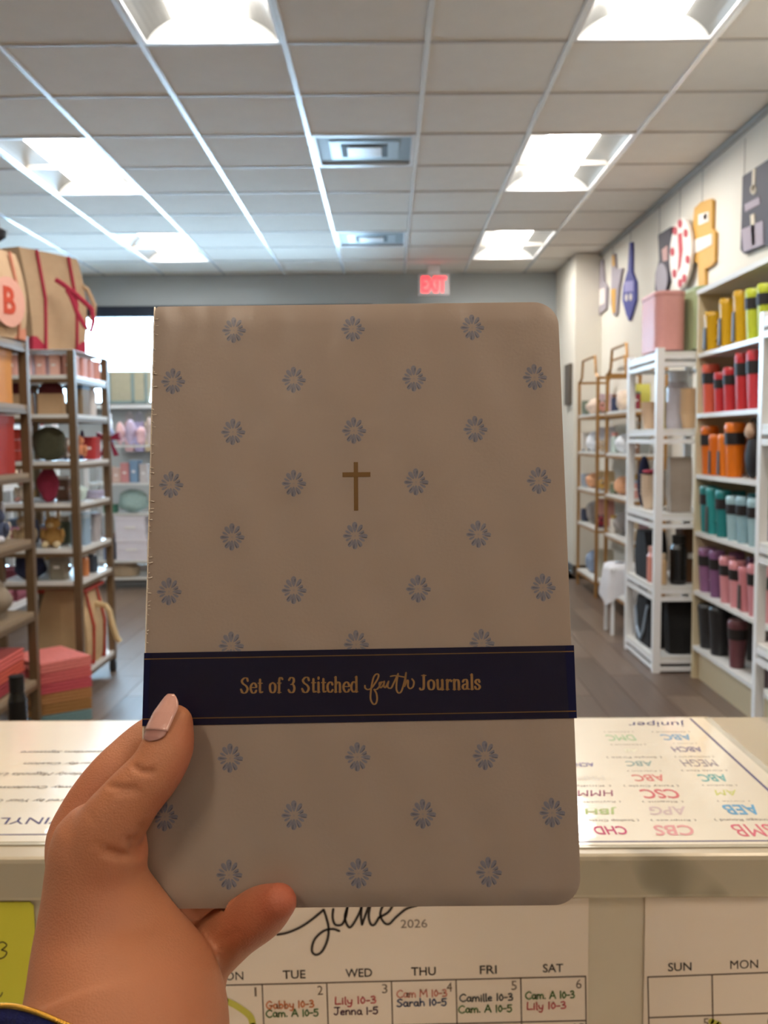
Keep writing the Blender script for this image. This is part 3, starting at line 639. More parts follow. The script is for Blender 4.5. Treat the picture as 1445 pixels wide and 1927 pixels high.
# ---------------------------------------------------------------- the hand
m_skin = mat('skin', '#c2805c', .5, var=.09, scale=60, bump=.22, bscale=1500, sss=.12)
nt = m_skin.node_tree; b_ = nt.nodes['Principled BSDF']; src = b_.inputs['Base Color'].links[0].from_socket
at_n = nt.nodes.new('ShaderNodeAttribute'); at_n.attribute_name = 'blush'; mixc = nt.nodes.new('ShaderNodeMix'); mixc.data_type = 'RGBA'
nt.links.new(at_n.outputs['Fac'], mixc.inputs[0]); nt.links.new(src, mixc.inputs[6]); mixc.inputs[7].default_value = lin('#b8533f'); nt.links.new(mixc.outputs[2], b_.inputs['Base Color'])
def hp(x, y, D, rpx):
    p_ = at(x, y, D); zc = -(RM.transposed() @ (p_ - CAM)).z; return p_, rpx*zc/F_PX
def chain(mb, L_, n=20):
    J = [hp(*q) for q in L_]; pts = []; rs = []
    # smooth chain
    P = [tuple(j[0]) + (j[1],) for j in J]; Q = [P[0]] + P + [P[-1]]
    for i in range(1, len(Q)-2):
        for k in range(6):
            t_ = k/6; a_, b2, c_, d_ = Q[i-1], Q[i], Q[i+1], Q[i+2]
            w_ = [.5*((2*b2[u]) + (-a_[u]+c_[u])*t_ + (2*a_[u]-5*b2[u]+4*c_[u]-d_[u])*t_*t_ + (-a_[u]+3*b2[u]-3*c_[u]+d_[u])*t_**3) for u in range(4)]
            pts.append(Vector(w_[:3])); rs.append(w_[3])
    pts.append(Vector(P[-1][:3])); rs.append(P[-1][3])
    # round caps
    def cap(p0, p1, r):
        d = (p0-p1).normalized(); return [(p0 + d*(r*sin(a_)), r*max(cos(a_), .12)) for a_ in (radians(25), radians(50), radians(70), radians(84))]
    e = cap(pts[-1], pts[-2], rs[-1]); pts += [q[0] for q in e]; rs += [q[1] for q in e]
    s_ = cap(pts[0], pts[1], rs[0]); pts = [q[0] for q in s_[::-1]] + pts; rs = [q[1] for q in s_[::-1]] + rs
    mb.tube(pts, rs, n)
hm = MB()
# px, py, distance, radius in px
THUMB = [(188,1640,.298,84),(200,1572,.296,70),(245,1505,.297,58),(293,1450,.2995,52),(317,1402,.3035,49),(328,1362,.3070,37)]
chain(hm, THUMB)
chain(hm, [(225,2150,.262,205),(232,1990,.277,200),(228,1880,.289,188),(200,1760,.297,140),(182,1660,.299,98),(186,1600,.300,92)], 28)   # forearm, wrist, thumb side of palm
chain(hm, [(250,1960,.30,150),(290,1840,.312,110),(300,1760,.320,75),(240,1680,.325,75),(190,1600,.325,70)], 24)     # palm behind
chain(hm, [(330,1990,.30,100),(345,1870,.312,82),(370,1810,.320,66)], 20)     # heel of the little finger side
chain(hm, [(300,1790,.316,84),(370,1765,.326,66),(430,1745,.325,52)], 20)
chain(hm, [(330,1840,.320,66),(385,1798,.318,58),(440,1750,.312,54),(492,1717,.303,50),(524,1697,.2975,36)])  # little finger
chain(hm, [(150,1640,.312,62),(133,1580,.322,46),(165,1520,.328,47),(205,1470,.333,49),(245,1430,.339,48),(290,1392,.3455,46),(350,1360,.351,42),(400,1340,.354,36)]) # index finger
chain(hm, [(180,1660,.325,60),(235,1600,.340,52),(300,1545,.345,48),(380,1500,.345,45),(450,1480,.345,40)])  # middle
chain(hm, [(230,1740,.322,60),(290,1690,.335,52),(350,1650,.336,47),(420,1620,.335,44),(480,1605,.335,38)])  # ring
hand = hm.build('person', m_skin)
tag(hand, 'person whose left hand grips the journals, thumb in front, pink nail', 'person')
bpy.context.view_layer.objects.active = hand
rm = hand.modifiers.new('r', 'REMESH'); rm.mode = 'VOXEL'; rm.voxel_size = .0011; rm.use_smooth_shade = True
sm = hand.modifiers.new('s', 'SMOOTH'); sm.factor = .7; sm.iterations = 9
dg = bpy.context.evaluated_depsgraph_get(); me = bpy.data.meshes.new_from_object(hand.evaluated_get(dg)); hand.modifiers.clear(); old = hand.data; hand.data = me
# creases: grooves pressed in along short lines on the side facing the camera
creases = [([(206,1478),(228,1483),(252,1482)],.0008,.0009),([(232,1462),(250,1455),(262,1448)],.0,.001),([(255,1444),(268,1452),(284,1452)],.0011,.0010),([(222,1494),(245,1492),(262,1490)],.0005,.0009),
           ([(200,1604),(225,1612),(247,1607),(250,1592),(240,1582)],.0013,.0013),([(180,1590),(205,1598),(232,1606)],.0004,.0014),([(268,1560),(270,1580),(272,1600)],.001,.0018),
           ([(258,1580),(262,1590),(256,1604)],.0016,.0013),([(150,1520),(165,1530),(180,1548)],.0002,.0012),([(400,1775),(445,1755)],.0003,.0012),([(190,1472),(178,1487)],.0006,.001)]
import numpy as np
co = np.empty(len(me.vertices)*3, 'f'); me.vertices.foreach_get('co', co); co = co.reshape(-1, 3)
no = np.empty(len(me.vertices)*3, 'f'); me.vertex_normals.foreach_get('vector', no); no = no.reshape(-1, 3)
Rn = np.array(RM); q = (co - np.array(CAM)) @ Rn; pxx = W_PX/2 + F_PX*q[:,0]/-q[:,2]; pyy = H_PX/2 - F_PX*q[:,1]/-q[:,2]
vd = co - np.array(CAM); vd /= np.linalg.norm(vd, axis=1)[:,None]; facing = np.clip(-(vd*no).sum(1), 0, 1)
front = np.where(co[:,1] < .312, 1., 0.)*np.clip(facing*2, 0, 1)
disp = np.zeros(len(co))
for P, dpt, wid in creases:
    if not dpt: continue
    Q = catmull(P, 5); w_px = wid*5900; dmin = np.full(len(co), 1e9)
    for i in range(len(Q)-1):
        a_ = np.array(Q[i]); d_ = np.array(Q[i+1]) - a_; L2 = (d_**2).sum() or 1e-9
        t_ = np.clip(((pxx-a_[0])*d_[0] + (pyy-a_[1])*d_[1])/L2, 0, 1); dd = np.hypot(pxx - a_[0] - t_*d_[0], pyy - a_[1] - t_*d_[1]); dmin = np.minimum(dmin, dd)
    disp += dpt*np.exp(-(dmin/w_px)**2)
# keep the palm and finger surfaces just in front of / behind the journals
co2 = co - no*(disp*front)[:,None]
A3 = np.array([JX, JY, JZ]); ql = (co2 - np.array(JO)) @ A3.T
hx_, hy_, zf_, zb_ = .0760, .1066, .0011, -.0154
inside = (np.abs(ql[:,0]) < hx_) & (np.abs(ql[:,1]) < hy_) & (ql[:,2] < zf_) & (ql[:,2] > zb_)
dist = np.stack([zf_-ql[:,2], ql[:,2]-zb_, ql[:,0]+hx_, ql[:,1]+hy_], 1); wh = dist.argmin(1)
ql[inside & (wh == 0), 2] = zf_; ql[inside & (wh == 1), 2] = zb_; ql[inside & (wh == 2), 0] = -hx_; ql[inside & (wh == 3), 1] = -hy_
co2 = ql @ A3 + np.array(JO)
me.vertices.foreach_set('co', co2.astype('f').ravel())
at_ = me.attributes.new('blush', 'FLOAT', 'POINT')
def near3(P, r): d = np.linalg.norm(co - np.array(P), axis=1); return np.clip(1 - d/r, 0, 1)
bl_ = np.zeros(len(co))
for (x_, y_, D_, r_, a_) in ((540,1690,.2975,.016,.75),(500,1715,.303,.017,.45),(352,1400,.305,.010,.55),(345,1450,.302,.011,.6),(310,1500,.3,.011,.45),(350,1790,.32,.02,.35),(262,1590,.30,.009,.3),(150,1500,.325,.02,.15),(290,1788,.283,.0022,.6),(200,1700,.28,.012,.12),(330,1900,.275,.02,.15),(120,1780,.29,.02,.12)):
    bl_ = np.maximum(bl_, a_*near3(at(x_, y_, D_), r_)**.7)
at_.data.foreach_set('value', bl_.astype('f'))
me.materials.clear(); me.materials.append(m_skin); me.shade_smooth()
# thumb nail
Pn, rn = hp(317,1398,.3035,49); Pt, rt = hp(329,1350,.3075,38)
ax = (Pt-Pn).normalized(); view = (CAM-Pn).normalized(); camL = -Vector(RM.col[0])
n0 = (view*.80 + camL*.62); n0 = (n0 - ax*n0.dot(ax)).normalized(); sd = ax.cross(n0)
def nail(L0, L1, wmax, tip, lift, name, m, parent):
    vs = []; nu, nv = 16, 10
    for i in range(nu+1):
        u = i/nu; s_ = L0 + (L1-L0)*u
        base = Pn + ax*s_; rad = rn + (rt-rn)*min(1, max(0, s_/((Pt-Pn).length))) 
        if s_ > (Pt-Pn).length: rad = rt*(1 - .35*((s_-(Pt-Pn).length)/.006))
        prof = (1 if u < .45 else (1-((u-.45)/.55)**2.4*(1-tip))) if tip < 1 else sqrt(max(0, 1-(1-min(1, u/.7))**2))*.96
        for j in range(nv+1):
            v_ = -1 + 2*j/nv; an = v_*wmax*prof/rad
            an = max(-1.35, min(1.35, an))
            vs.append(base + (n0*cos(an) + sd*sin(an))*(rad*1.0 + lift) + ax*(0))
    fs = [(i*(nv+1)+j, i*(nv+1)+j+1, (i+1)*(nv+1)+j+1, (i+1)*(nv+1)+j) for i in range(nu) for j in range(nv)]
    o = MB().add(vs, fs).build(name, m, parent, smooth=True)
    sol = o.modifiers.new('s', 'SOLIDIFY'); sol.thickness = .0006; sol.offset = 0
    return o
m_nail = mat('pale_pink_polish', '#dba89c', .18, var=.03, coat=.6, bump=.08, bscale=300)
o = nail(.0022, .0150, .0050, .25, .0004, 'thumbnail', m_nail, hand); o['label'] = 'pale pink glossy chipped thumbnail'
o = nail(-.0014, .0026, .0048, 1.0, .0000, 'bare_nail_base', mat('bare_nail', '#b08078', .3), hand)
# bracelet: blue plush cord with gold bead strands round the wrist
t = thing('bracelet', 'fuzzy royal blue cord bracelet edged with tiny gold beads, round the wrist', 'bracelet')
ringp = [(-38,1960,.272),(-30,1922,.262),(20,1914,.256),(70,1925,.251),(125,1948,.247),(230,1990,.243),(340,2000,.246),(430,2000,.252),(480,1990,.265),(490,1975,.29),(430,1950,.318),(300,1940,.33),(140,1940,.325),(20,1955,.305)]
P = [at(*q_) for q_ in ringp]
def loop_smooth(P, k=8):
    out = []; n = len(P)
    for i in range(n):
        p0, p1, p2, p3 = P[i-1], P[i], P[(i+1)%n], P[(i+2)%n]
        for j in range(k):
            t_ = j/k; out.append(.5*((2*p1) + (p2-p0)*t_ + (2*p0-5*p1+4*p2-p3)*t_*t_ + (3*p1-p0-3*p2+p3)*t_**3))
    return out
LP = loop_smooth(P, 10); rr = random.Random(2)
MB().tube(LP, [.0026 + .0004*rr.uniform(-1,1) for _ in LP], 10, closed=True).build('cord', mat('blue_plush', '#26307e', .95, var=.4, scale=900, bump=1, bscale=2500), t, smooth=True)
b = MB(); c0 = sum(LP, Vector())/len(LP)
LP2 = loop_smooth(P, 15)
up = Vector((0, 0, 1)); bd = MB().blob((0,0,0), 1, 1, 1, 0, 0, 8, 5)
for k, p_ in enumerate(LP2):
    for s_, off in ((1, .0031), (-1, -.0031)):
        q_ = p_ + up*off + (c0-p_).normalized()*(-.0008)
        b.add([(v[0]*.00085+q_.x, v[1]*.00085+q_.y, v[2]*.00085+q_.z) for v in bd.v], bd.f)
b.build('gold_beads', mat('gold_bead', '#d8a848', .22, metal=1, var=.05), t, smooth=True)['kind'] = 'stuff'
#@@SHELVES@@
# ---------------------------------------------------------------- shelf units
def DX(px_, X): return abs(X)*F_PX/abs(px_ - 730)
ORD = ['first','second','third','fourth','fifth','sixth','seventh','eighth','ninth','tenth','eleventh','twelfth']
m_bronze = mat('bronze_frame', '#6f5a42', .38, metal=.25, var=.08)
m_board = mat('white_shelf_board', '#dfe0de', .3, var=.03)
m_bwood = mat('brown_shelf_board', '#8d7a63', .5, var=.08)
m_goldf = mat('brass_frame', '#a87c45', .35, metal=.4, var=.05)
m_black = mat('black_fabric', '#131318', .7, var=.2)
def rack(name, label, x0, x1, y0, y1, levels, m_post, m_shelf, pw=.035, ztop=None, casters=False, rails=True, rail_m=None, double=False, group=None, shelf_t=.018):
    ztop = ztop or levels[-1]
    t = thing(name, label, 'shelf rack', ((x0+x1)/2, (y0+y1)/2, 0), 0, group); hx, hy = (x1-x0)/2, (y1-y0)/2; zb = .07 if casters else 0
    pm_ = MB().box(-pw/2, pw/2, -pw/2, pw/2, zb, ztop).mesh('post', m_post)
    for sx in (-1, 1):
        for sy in (-1, 1):
            o = bpy.data.objects.new('post', pm_); COL.objects.link(o); o.parent = t; o.location = (sx*(hx-pw/2), sy*(hy-pw/2), 0)
            if casters: MB().lathe([(.012,.0),(.032,.004),(.035,.03),(.03,.06),(.012,.07)], 12).build('caster', m_dark, o).scale = (.55, 1, 1)
    for z_ in levels:
        MB().box(-hx+.004, hx-.004, -hy+.004, hy-.004, z_-shelf_t, z_).build('shelf', m_shelf, t)
        if rails:
            b = MB(); e = .012
            for dz in ((-shelf_t-.02, -shelf_t-.001),) + (((-shelf_t-.062, -shelf_t-.038),) if double else ()):
                b.box(-hx+.002, -hx+e+.002, -hy+pw, hy-pw, z_+dz[0], z_+dz[1]).box(hx-e-.002, hx-.002, -hy+pw, hy-pw, z_+dz[0], z_+dz[1])
                b.box(-hx+pw, hx-pw, -hy+.002, -hy+e+.002, z_+dz[0], z_+dz[1]).box(-hx+pw, hx-pw, hy-e-.002, hy-.002, z_+dz[0], z_+dz[1])
            r_ = b.build('rail', rail_m or m_post, t); r_['kind'] = 'stuff'
    return t
XA = -1.53
LA = [.25, .55, .865, 1.15, 1.44, 1.70]; LB = [.12, .586, .748, .977, 1.186, 1.418, 1.61]
rack('bronze_rack', 'nearest bronze shelf rack on casters at the left edge of the photo', XA-.42, XA, 3.25, 4.08, LA, m_bronze, m_bwood, ztop=1.73, casters=True, rail_m=m_bronze)
rack('bronze_rack', 'second bronze rack on casters, left of the window, under the big canvas tote', XA-.42, XA, 4.66, 5.24, LB, m_bronze, m_board, ztop=1.73, casters=True)
for y0, y1, zz in ((3.25, 4.08, 1.731), (4.66, 5.24, 1.731)): pass
rack('wall_rack', 'white shelf rack far left behind the bronze racks', -2.9, -2.5, 4.6, 7.2, [.2,.6,1.0,1.4], m_white, m_board, ztop=1.45)
# R3, R2 white racks on the right
LR = [.09, .475, .873, 1.33, 1.74]
rack('white_rack', 'white metal shelf rack holding paper cups and black bags, in front of the brass racks', 1.44, 1.82, 5.09, 5.72, LR, m_white, m_board, ztop=1.76, double=True, pw=.04)
rack('white_rack', 'nearest white metal rack post and rails at the right edge of the photo', 1.44, 1.60, 3.02, 3.70, LR, m_white, m_board, ztop=1.76, double=True, pw=.035)
# brass etageres
LG = [.14, .56, .86, 1.17, 1.48]
for i, (y0, y1, lb) in enumerate(((6.55, 7.25, 'nearer slim brass shelf rack with a loop top, right wall'), (7.55, 8.30, 'farthest slim brass shelf rack with a loop top, beside the corner column'))):
    t = rack('brass_rack', lb, 1.66, 1.93, y0, y1, LG, m_goldf, m_board, ztop=1.77, pw=.022)
    hy = (y1-y0)/2
    for xx in (-.12, .12): MB().tube([(xx, -hy+.02, 1.76), (xx, -hy+.10, 1.80), (xx, -hy+.14, 1.94), (xx, hy-.14, 1.94), (xx, hy-.10, 1.80), (xx, hy-.02, 1.76)], .011, 6).build('loop_top', m_goldf, t)
    MB().box(-.125, .125, -hy+.0, -hy+.02, 1.75, 1.77).box(-.125, .125, hy-.02, hy, 1.75, 1.77).build('top_bar', m_goldf, t)
# bookcase
m_case = mat('cream_case', '#cdbf9f', .55, var=.02)
t = thing('tumbler_bookcase', 'tall cream bookcase of colourful tumblers along the right wall', 'bookcase', (1.79, 4.2, 0))
MB().box(-.17, .17, .78, .805, 0, 2.02).build('side_panel', m_case, t); MB().box(-.17, .17, -.98, -.955, 0, 2.02).build('side_panel', m_case, t)
MB().box(.155, .17, -.955, .78, .03, 2.02).build('back_panel', m_case, t); MB().box(-.175, .17, -.98, .805, 2.02, 2.045).build('top_panel', m_board, t)
MB().box(-.14, .155, -.955, .78, 0, .16).build('plinth', m_case, t)
LC = [.18, .476, .79, 1.09, 1.406, 1.717]
for z_ in LC: MB().box(-.17, .155, -.955, .78, z_-.022, z_).build('shelf', m_board, t)

# ---------------------------------------------------------------- goods
def tumbler(label, group, x, y, z, h, r, hexc, style='band', handle=False, rz=0, name='tumbler'):
    h *= .98; r *= 1.1; t = thing(name, label, 'tumbler', (x, y, z+.0012), rz, group); m = C(hexc, .32)
    MB().lathe([(r*.72, 0), (r*.74, h*.02), (r*.86, h*.45), (r, h*.86)], 18).build('cup', m, t, smooth=False)
    MB().lathe([(r*1.02, h*.86), (r*1.03, h*.9), (r*1.0, h*.95), (r*.9, h)], 18).build('lid', m, t)
    if style == 'band': MB().lathe([(r*.955, h*.62), (r*.985, h*.60), (r*1.03, h*.82), (r*.99, h*.82)], 18).build('label_band', C('#1d191b', .5), t)
    elif style == 'strip': MB().box(-r*1.02, -r*.80, -r*.32, r*.32, h*.05, h*.6).build('label_strip', C('#4f4a48', .5), t)
    if handle: MB().tube([(0, -r*.93, h*.7), (0, -r*1.6, h*.68), (0, -r*1.65, h*.35), (0, -r*.83, h*.28)], .008, 6).build('handle', m, t)
    return t
GOLD, LIME, RED, CORAL, ORG, PEACH, TEAL, SKYB, LAV, PINK, BLK, MAR = '#c79a16', '#b5bf36', '#b92e34', '#cf5a44', '#d46a10', '#d98755', '#1f7d80', '#9bbcc4', '#7d6a9a', '#cf8c94', '#2a2c30', '#6c4148'
rows = [ # shelf z, name, list of (px, X, h, r, colour, style, handle)
 (1.717, 'top', [(1337,1.67,.205,.044,GOLD,'strip',True),(1362,1.66,.24,.036,GOLD,'strip',False),(1388,1.66,.25,.036,GOLD,'strip',False),(1411,1.66,.235,.036,LIME,'band',False),(1433,1.66,.235,.036,LIME,'band',False),(1462,1.66,.25,.036,'#cfd77a','band',False),(1490,1.66,.25,.036,'#9cc24c','band',False)]),
 (1.406, 'second', [(1333,1.67,.255,.040,CORAL,'band',False),(1352,1.66,.20,.030,RED,'band',False),(1371,1.66,.215,.034,RED,'band',False),(1394,1.66,.27,.036,RED,'band',False),(1416,1.66,.27,.036,'#c23b45','band',False),(1448,1.66,.27,.036,'#b92e3c','band',False),(1478,1.66,.27,.036,'#a8243c','band',False)]),
 (1.09, 'third', [(1326,1.67,.255,.040,ORG,'band',False),(1345,1.65,.21,.030,ORG,'strip',False),(1362,1.65,.21,.030,'#e07a1c','strip',False),(1381,1.66,.265,.044,'#d9700f','band',False),(1452,1.66,.26,.036,'#c7601c','band',False),(1482,1.66,.26,.036,'#e08a3c','band',False)]),
 (.79, 'fourth', [(1327,1.67,.245,.040,TEAL,'band',False),(1344,1.66,.24,.036,'#2a8f90','strip',True),(1362,1.655,.235,.036,TEAL,'band',False),(1383,1.655,.215,.036,SKYB,'band',False),(1402,1.655,.22,.036,'#8fb2bd','band',False),(1424,1.655,.22,.036,SKYB,'band',False),(1452,1.66,.23,.036,LAV,'band',False),(1484,1.66,.23,.036,'#a594c4','band',False)]),
 (.476, 'fifth', [(1331,1.67,.235,.042,'#8a5f86','band',True),(1352,1.66,.24,.036,'#7d5680','band',False),(1372,1.655,.23,.036,PINK,'band',False),(1391,1.655,.225,.036,'#d9959c','band',False),(1408,1.655,.21,.032,'#c98088','strip',False),(1427,1.655,.24,.036,PINK,'band',False),(1456,1.66,.25,.036,'#dd98a0','band',False),(1486,1.66,.25,.036,'#c77f8c','band',False)]),
 (.18, 'bottom', [(1336,1.68,.235,.052,BLK,'none',False),(1360,1.68,.25,.052,'#232529','none',False),(1394,1.67,.235,.042,MAR,'band',False),(1452,1.67,.24,.042,'#4a3a40','band',False)]) ]
CN = {GOLD:'golden yellow', LIME:'lime green', '#cfd77a':'pale lime', '#9cc24c':'leaf green', CORAL:'coral', RED:'red', '#c23b45':'cherry red', '#b92e3c':'crimson', '#a8243c':'dark crimson', ORG:'orange', '#e07a1c':'bright orange', '#d9700f':'wide deep orange', '#c7601c':'burnt orange', '#e08a3c':'light orange',
 TEAL:'teal', '#2a8f90':'lighter teal', SKYB:'pale blue', '#8fb2bd':'dusty blue', LAV:'lavender', '#a594c4':'lilac', '#8a5f86':'plum purple', '#7d5680':'dark mauve', PINK:'pink', '#d9959c':'light pink', '#c98088':'short rose pink', '#dd98a0':'pale rose', '#c77f8c':'dusky rose', BLK:'black knurled', '#232529':'taller black', MAR:'maroon', '#4a3a40':'dark brown'}
for z_, rn_, L_ in rows:
    for i, (px_, X, h, r, cc, st, hd) in enumerate(L_):
        y = min(DX(px_, X), 4.972 - r*1.15); 
        tumbler('%s tumbler, %s from the far end, front of the %s bookcase shelf' % (CN[cc], ORD[i], rn_), 'tumblers on the %s bookcase shelf' % rn_, X, y, z_, h, r, cc, st, hd)
    for i in range(6):
        y = 4.86 - .24*i; cc = L_[min(i, len(L_)-1)][4]
        tumbler('%s tumbler standing behind the front row, %s from the far end, %s bookcase shelf' % (CN[cc].split()[-1], ORD[i], rn_), 'back row tumblers on the %s bookcase shelf' % rn_, 1.80, y, z_, .22, .036, cc, 'none')
def rest(o, z):
    bpy.context.view_layer.update()
    lo = min((m_.matrix_world @ Vector(c_)).z for m_ in [o]+list(o.children) if m_.type == 'MESH' for c_ in m_.bound_box)
    o.location.z += z + .0012 - lo; return o
def bag(name, label, cat, x, y, z, w, d, h, hexc, trim=None, rz=0, handle=True, group=None, sag=.0, tilt=0):
    z += .0015; t = thing(name, label, cat, (x, y, z), rz, group); m = mat('canvas_'+hexc[1:], hexc, .85, var=.1, scale=20)
    n = 6; vs = []; 
    for k in range(n+1):
        u = k/n; sx = (w/2)*(.88 + .12*u + .05*sin(pi*u)); sy = (d/2)*(1 - .45*u*u*.8 + .15*sin(pi*u)); 
        for (a, b2) in ((-1,-1),(0,-1.12),(1,-1),(1.06,0),(1,1),(0,1.12),(-1,1),(-1.06,0)): vs.append((a*sx + tilt*u, b2*sy, h*u*(1 - (sag if a == 0 else 0)*u)))
    fs = [(k*8+i, k*8+(i+1)%8, (k+1)*8+(i+1)%8, (k+1)*8+i) for k in range(n) for i in range(8)] + [tuple(range(7,-1,-1)), tuple(range(n*8, n*8+8))]
    MB().add(vs, fs).build('bag_body', m, t, smooth=False)
    if trim:
        mt = C(trim, .8)
        MB().box(-w*.46, w*.46, -d*.535, d*.535, 0, h*.13).build('base_trim', mt, t)
        for s_ in (-1, 1):
            o = MB()
            for sy in (-1, 1): o.tube([(s_*w*.27, sy*d*.57, 0), (s_*w*.27, sy*d*.60, h*.5), (s_*w*.27 + tilt, sy*d*.42, h*.99)], w*.022, 5)
            o.build('strap_stripe', mt, t)['kind'] = 'stuff'
    if handle:
        for sy in (-1, 1):
            MB().tube([(-w*.27+tilt, sy*d*.34, h*.97), (-w*.25+tilt, sy*d*.5, h*1.22), (0+tilt, sy*d*.62, h*1.33), (w*.25+tilt, sy*d*.5, h*1.22), (w*.27+tilt, sy*d*.34, h*.97)], w*.022, 6).build('handle', C(trim or hexc, .8), t)
    return t
def jar(name, label, cat, x, y, z, r, h, hexc, lidc='#e8e8ea', group=None):
    t = thing(name, label, cat, (x, y, z+.001), 0, group)
    MB().lathe([(r*.9,0),(r,h*.08),(r,h*.72),(r*.75,h*.82)], 16).build('body', C(hexc, .25), t, smooth=False)
    MB().lathe([(r*.8,h*.82),(r*.82,h*.84),(r*.82,h),(r*.3,h*1.0)], 16).build('cap', C(lidc, .4), t); return t
def box_(name, label, cat, x, y, z, w, d, h, hexc, lid=None, rz=0, group=None):
    t = thing(name, label, cat, (x, y, z+.001), rz, group)
    MB().rbox(-w/2, w/2, -d/2, d/2, 0, h*.86, .012).build('box_body', C(hexc, .55), t)
    MB().rbox(-w*.52, w*.52, -d*.52, d*.52, h*.86, h, .014).build('box_lid', C(lid or hexc, .5), t)
    MB().box(-w*.18, w*.18, -d*.525, -d*.5, h*.45, h*.55).build('grip', C('#f2f2f2', .5), t)
    return t
def cups(label, x, y, z, n, r, hexc, group):
    me = MB().lathe([(.002, 0), (r*.72, 0), (r*.96, .085), (r*1.03, .087), (r*1.03, .091), (r*.96-.001, .091), (r*.72-.001, .003), (.002, .003)], 16).mesh('paper_cup', C(hexc, .8))
    for i in range(n):
        o = bpy.data.objects.new('paper_cup', me); COL.objects.link(o); o.location = (x, y, z + i*.021 + .0012)
        tag(o, label.replace('#', (['bottom','second','third','fourth','fifth','sixth','seventh','eighth'][i] if i < n-1 else 'top')), 'cup', group)
def folded(label, x, y, z, w, d, h, hexc, rz=0, group=None, name='folded_towel', cat='towel'):
    b = MB(); n = 10
    for k in range(3):
        z0 = h*k/3
        pts = [(-w/2 + .01*k*((-1)**k), z0+.002), (w/2-.008, z0+.001), (w/2, z0+h/6), (w/2-.008, z0+h/3-.001), (-w/2, z0+h/3-.002), (-w/2-.004, z0+h/6)]
        m_ = len(pts); b.add([(p[0], -d/2, p[1]) for p in pts] + [(p[0], d/2, p[1]) for p in pts], [tuple(range(m_)), tuple(range(2*m_-1, m_-1, -1))] + [(i, m_+i, m_+(i+1)%m_, (i+1)%m_) for i in range(m_)])
    o = b.build(name, mat('terry_'+hexc[1:], hexc, .95, var=.18, scale=60), None); o.location = (x, y, z+.001); o.rotation_euler = (0,0,rz)
    return tag(o, label, cat, group)
def soft(name, label, cat, x, y, z, rx, ry, rz_, hexc, seed=0, amp=.18, group=None, extra=None):
    b = MB().blob((0,0,rz_), rx, ry, rz_, seed, amp, 18, 11)
    if extra:
        t = thing(name, label, cat, (x,y,z), 0, group); b.build('body', mat('plush_'+hexc[1:], hexc, .9, var=.25, scale=45), t, smooth=True)
        extra(t); return t
    o = b.build(name, mat('plush_'+hexc[1:], hexc, .9, var=.25, scale=45), None, smooth=True); o.location = (x,y,z); return rest(tag(o, label, cat, group), z)
def plush(label, x, y, z, s, hexc, hex2=None, seed=0, rz=0, name='plush_toy', group=None, ears=.5):
    t = thing(name, label, 'toy', (x, y, z), rz, group); m = mat('plush_'+hexc[1:], hexc, .9, var=.2, scale=45); m2 = mat('plush_'+(hex2 or hexc)[1:], hex2 or hexc, .9, var=.2, scale=45)
    MB().blob((0,0,s*.42), s*.42, s*.36, s*.42, seed, .08, 14, 9).build('body', m, t, smooth=True)
    MB().blob((0,-s*.08,s*1.0), s*.33, s*.30, s*.29, seed+1, .04, 14, 9).build('head', m, t, smooth=True)
    MB().blob((0,-s*.36,s*.95), s*.13, s*.12, s*.10, 1, 0, 8, 6).build('snout', m2, t, smooth=True)
    for sg in (-1, 1):
        MB().blob((sg*s*.22,0,s*(1.2+ears*.2)), s*.10, s*.06, s*(.10+ears*.3), 2, 0, 8, 6).build('ear', m2, t, smooth=True)
        MB().blob((sg*s*.40,-s*.12,s*.55), s*.12, s*.14, s*.24, 3, 0, 8, 6).build('arm', m, t, smooth=True)
        MB().blob((sg*s*.24,-s*.34,s*.14), s*.15, s*.24, s*.14, 4, 0, 8, 6).build('foot', m2, t, smooth=True)
    return rest(t, z)
def bow(label, x, y, z, s, hexc, rz=0):
    t = thing('ribbon_bow', label, 'bow', (x,y,z), rz); m = C(hexc, .6)
    for sg in (-1, 1):
        MB().add([(0,-.01,.02*s),(sg*s*.6,-.02,s*.35),(sg*s*.65,-.02,-s*.12),(0,-.01,-.03*s),(0,.01,.02*s),(sg*s*.6,.02,s*.35),(sg*s*.65,.02,-s*.12),(0,.01,-.03*s)], [(0,1,2,3),(7,6,5,4),(0,4,5,1),(1,5,6,2),(2,6,7,3)]).build('loop', m, t)
        MB().add([(0,0,0),(sg*s*.15,0,-s*.1),(sg*s*.55,.005,-s*.95),(sg*s*.25,.005,-s*1.0)], [(0,1,2,3)]).build('tail', m, t)
    MB().blob((0,-.012,0), s*.12, .02, s*.12, 1, .05, 8, 6).build('knot', m, t); return t

# --- left: things on top of the bronze racks
def patch(t):
    pass
t = bag('canvas_tote', 'large cream canvas tote with crimson trim standing on the second bronze rack', 'tote bag', -1.79, 4.92, 1.612, .38, .28, .50, '#c3a686', '#b02c48', rz=radians(0), handle=False)
t.rotation_euler = (0, 0, radians(62)); t.location.z = 1.7375; t.name = 'canvas_tote'
inv = Matrix.Rotation(-radians(62), 3, 'Z')
for P_, D_, hc in (([(105,526),(120,536),(145,556),(173,582),(176,604),(171,624),(160,614),(146,590),(134,558),(126,545)], 4.72, '#b02c48'), ([(112,523),(140,527),(165,545),(178,575),(176,596),(168,600)], 5.02, '#c3a686')):
    MB().tube([inv @ (at(p[0], p[1], D_) - t.location) for p in P_], .012, 6).build('handle', C(hc, .8), t)
MB().box(-.215, .215, -.30, .30, 1.731, 1.734).build('top_board', m_board, None)
o = bpy.data.objects['top_board']; o.location = (XA-.21, 4.95, 0); o.scale = (.93, .93, 1); tag(o, 'thin white board on the second bronze rack under the tote', 'board')
